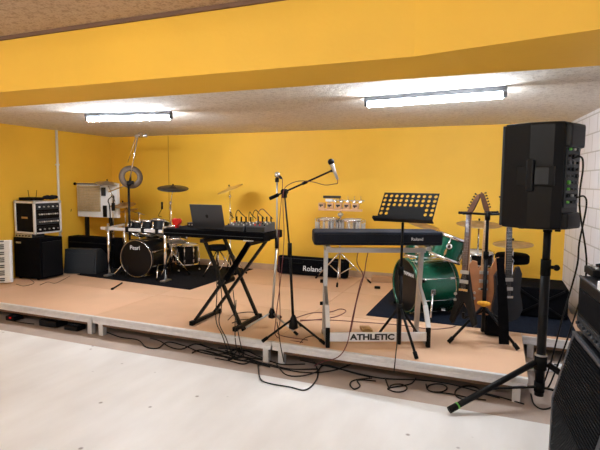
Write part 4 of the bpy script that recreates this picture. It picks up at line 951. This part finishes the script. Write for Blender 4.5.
# white box and cable under the aisle
t = Thing('socket_box', 'white multi-socket block on the floor in the gap at the right end of the stage', 'power strip', (.42, 4.5, 0), .3)
t.part('case', MB().box((0, 0, .03), (.3, .07, .05), bev=.006), M['white'])
for i in range(4): t.part('socket', MB().cyl((-.1+.065*i, 0, .054), (-.1+.065*i, 0, .057), .022), M['grey'])
t = Thing('wall_conduit', 'small white pipe at the foot of the block wall beside the stage end', 'pipe', (xr(4.72)-.03, 4.7, 0))
t.part('tube', MB().cyl((0, 0, 0), (0, 0, .42), .015), M['pipe'])

# ------------------------------------------------------------------ floor: boxes and cables in front of the stage
def strip(px0, px1, py, n, label, name='power_strip', d=.12, h=.05, red=False, cat='power strip'):
    a = atz(px0, py, 0); b = atz(px1, py, 0); w = b.x-a.x; yy = max((a.y+b.y)/2, YF+.03)+d/2
    t = Thing(name, label, cat, ((a.x+b.x)/2, yy, 0)); t.part('case', MB().box((0, 0, h/2+.002), (w, d, h), bev=.008), M['black'])
    for i in range(n):
        x = -w/2+w*(i+.5)/n; t.part('socket', MB().cyl((x, -.01, h), (x, -.01, h+.012), min(.022, w/n*.4)), M['grey'])
    if red: t.part('switch', MB().box((w/2-.05, -d/2, h*.8), (.03, .012, .02)), M['red'])
strip(0, 13, 322, 2, 'small black power strip with a red switch under the stage edge at far left', red=True)
strip(32, 58, 328, 5, 'black multi-socket box under the stage edge left of the paired legs', d=.16, h=.07)
strip(61, 80, 331, 4, 'second black socket box just left of the paired stage legs', d=.12, h=.05)
def floor_cable(px, label, r=.0055, group='black cables along the foot of the stage', m='cable'):
    P = []
    for x, y in px:
        p = atz(x, y, r+.002); P.append(p)
    single('floor_cable', MB().tube(P, r, smooth=6), M[m], label, 'cable', group)
def loop(cx, cy, rx, ry, n=10, a0=0, turns=1.0): return [(cx+rx*math.cos(a0+2*PI*turns*k/n), cy+ry*math.sin(a0+2*PI*turns*k/n)) for k in range(n+1)]
FC = [
 ([(12, 321), (25, 323), (34, 324)], 'short black cable between the small power strip and the socket box at far left'),
 ([(104, 331), (120, 337), (138, 340), (146, 347), (158, 348), (168, 342), (185, 346), (200, 352), (225, 357)], 'black cable starting beside the left paired stage legs and bending forward'),
 ([(150, 338), (160, 341), (170, 347), (182, 349), (195, 344), (210, 348), (240, 356), (262, 360)], 'black cable looping under the left half of the crossed stand'),
 ([(192, 353), (200, 350), (215, 353), (228, 358), (245, 358), (262, 363)], 'black cable with its loose end near the middle of the white floor'),
 ([(200, 344), (215, 350), (228, 352), (240, 348), (232, 358), (250, 362), (270, 367)], 'black cable tangled below the crossed stand'),
 ([(206, 349), (222, 352), (236, 357), (244, 353), (236, 350), (250, 356), (266, 360)], 'black cable knotted in the pile below the crossed stand, uppermost'),
 ([(212, 355), (226, 354), (240, 360), (252, 359), (244, 364), (230, 361), (215, 358)], 'black cable folded back in the pile below the crossed stand'),
 ([(204, 351), (224, 356), (246, 361), (268, 364), (290, 369), (318, 369)], 'black cable leaving the pile and passing under the centre stage legs'),
 ([(218, 348), (230, 349), (247, 351), (258, 356), (280, 364), (305, 364)], 'black cable right under the stage edge between the crossed stand and centre legs'),
 ([(225, 350), (235, 355), (228, 360), (243, 357), (255, 362), (300, 372), (330, 371), (352, 364)], 'black cable sweeping right past the centre stage legs'),
 ([(258, 364), (260, 378), (268, 383), (290, 387), (305, 390), (315, 382), (318, 372), (314, 362)], 'black cable making the widest loop forward onto the floor'),
 ([(275, 362), (285, 374), (300, 376), (316, 372), (325, 365), (350, 372), (370, 377)], 'black cable dipping just right of the centre stage legs'),
 ([(300, 360), (340, 369), (380, 378), (420, 380), (450, 384), (480, 392), (500, 397), (524, 404)], 'long black cable running along the foot of the stage to the right'),
 ([(372, 378), (355, 380), (350, 384), (354, 389), (360, 386), (358, 380), (376, 381)], 'black cable with a small closed loop below the lettered crossbar'),
 ([(385, 378)]+loop(398, 388, 9, 4, 10, PI)+[(410, 384), (416, 378)], 'black cable coiled flat on the floor below the music stand'),
 ([(426, 384)]+loop(437, 388, 10, 4.2, 16, PI, 1.8)+[(452, 394), (470, 398), (486, 400)], 'black cable coiled twice on the floor left of the speaker stand foot'),
 (loop(468, 393, 13, 7, 10, PI*.6)+[(480, 394), (500, 398)], 'black cable looped behind the long speaker stand leg'),
 ([(531, 394), (534, 404), (542, 409), (552, 407), (562, 400)], 'black cable curling round the right stage leg'),
]
for px, lab in FC: floor_cable(px, lab)
# cables dropping over the stage edge
def drop(px, y, label, m='cable', r=.0045):
    P = [aty(a, b, yy) for (a, b), yy in zip(px, y)]
    P = [V((p.x, p.y, max(p.z, r+.002))) for p in P]
    single('hanging_cable', MB().tube(P, r, smooth=6), M[m], label, 'cable', 'cables dropping over the stage edge')
yo = YF-.03
drop([(216, 262), (217, 290), (216, 320), (222, 335), (228, 352)], [3.93, 3.88, 3.82, yo, yo], 'black cable hanging from the laptop table over the edge, leftmost of the bunch')
drop([(218, 266), (222, 300), (219, 322), (226, 338), (232, 355)], [3.93, 3.88, 3.82, yo, yo], 'black cable hanging from the laptop table over the stage edge, second of the bunch')
drop([(236, 300), (235, 330), (236, 345), (240, 355)], [3.93, 3.76, yo, yo], 'black cable hanging beside the right foot of the crossed stand')
drop([(233, 290), (237, 325), (241, 346), (244, 358)], [3.93, 3.76, yo, yo], 'black cable hanging just right of the crossed stand foot over the edge')
drop([(277, 322), (279, 335), (281, 348), (284, 362)], [3.86, 3.73, yo, yo-.01], 'black cable dropping over the edge between the two microphone stands')
drop([(397, 270), (397, 300), (397, 340), (396, 352), (394, 372)], [4.0, 3.95, 3.8, yo, yo-.02], 'thin black cable hanging beside the music stand pole over the stage edge')
drop([(359, 248), (357, 262), (363, 275), (360, 285), (352, 320), (347, 344), (338, 357), (322, 362), (314, 366)], [4.15, 4.1, 4.05, 4.0, 3.9, 3.74, yo, yo, yo], 'dark red cable hanging from the navy keyboard and over the stage edge', 'redc')
drop([(369, 248), (366, 262), (364, 275), (357, 300), (352, 325), (350, 334)], [4.15, 4.1, 4.05, 4.0, 3.96, 3.93], 'second dark cable hanging from the navy keyboard to the stage', 'redc')
def stage_cable(px, label, m='cable', r=.004):
    P = [atz(x, y, S+.003+r) for x, y in px]; single('stage_cable', MB().tube(P, r, smooth=6), M[m], label, 'cable', 'cables lying on the stage')
stage_cable([(295, 318), (312, 313), (330, 312), (340, 309), (346, 311), (338, 316), (322, 319), (300, 321)], 'dark red cable making a flat loop on the stage right of the boom stand', 'redc')
stage_cable([(300, 320), (330, 320), (360, 322), (400, 325), (430, 329), (448, 328), (456, 326)], 'long dark cable running across the stage under the navy keyboard', 'redc')
stage_cable([(228, 320), (235, 314), (250, 312), (258, 314), (262, 317), (250, 319), (240, 320), (232, 323)], 'black cable looped on the stage between the crossed stand and the grey stand')
stage_cable([(16, 284), (24, 286), (34, 283), (30, 279)], 'thin grey cable on the stage at the foot of the left cabinet', r=.003)
stage_cable([(40, 285), (48, 282), (56, 283), (70, 276)], 'thin black cable between the left cabinet and the stage monitor', r=.003)
stage_cable([(300, 345-2), (305, 338), (314, 336), (321, 340)], 'short black cable at the right foot of the boom stand', r=.003)
p = atz(366, 331, S)
single('sustain_pedal', MB().box((p.x, p.y, S+.018), (.09, .14, .03), rz=.5, bev=.006).box((p.x+.01, p.y-.04, S+.04), (.05, .08, .012), rz=.5, bev=.003), M['brass'], 'small brass and black sustain pedal on the stage behind the lettered crossbar', 'pedal')
p = atz(377, 289, S); single('small_plug', MB().cyl((p.x-.03, p.y, S+.02), (p.x+.04, p.y, S+.022), .018), M['rubber'], 'small black plug lying alone on the stage left of the green drum', 'plug')
# metal strap on the black rug, small foreground foot
q = atz(85, 367-0, S)
a = atz(113, 288.5, S+.012); b = atz(122, 283, S+.03)
single('rubber_tipped_bar', MB().cyl(a, b, .011).cyl(a, a+(a-b).normalized()*.03, .016), M['rubber'], 'short black rubber-tipped bar sticking out in front of the black drum rug', 'stand foot')

# ------------------------------------------------------------------ light and view
w = bpy.data.worlds.new('world'); bpy.context.scene.world = w; w.use_nodes = True
w.node_tree.nodes['Background'].inputs[0].default_value = (.8, .85, 1, 1); w.node_tree.nodes['Background'].inputs[1].default_value = .3
vs = bpy.context.scene.view_settings
vs.view_transform = 'Standard'; vs.look = 'None'; vs.gamma = 1; vs.use_curve_mapping = False; vs.exposure = 1.72
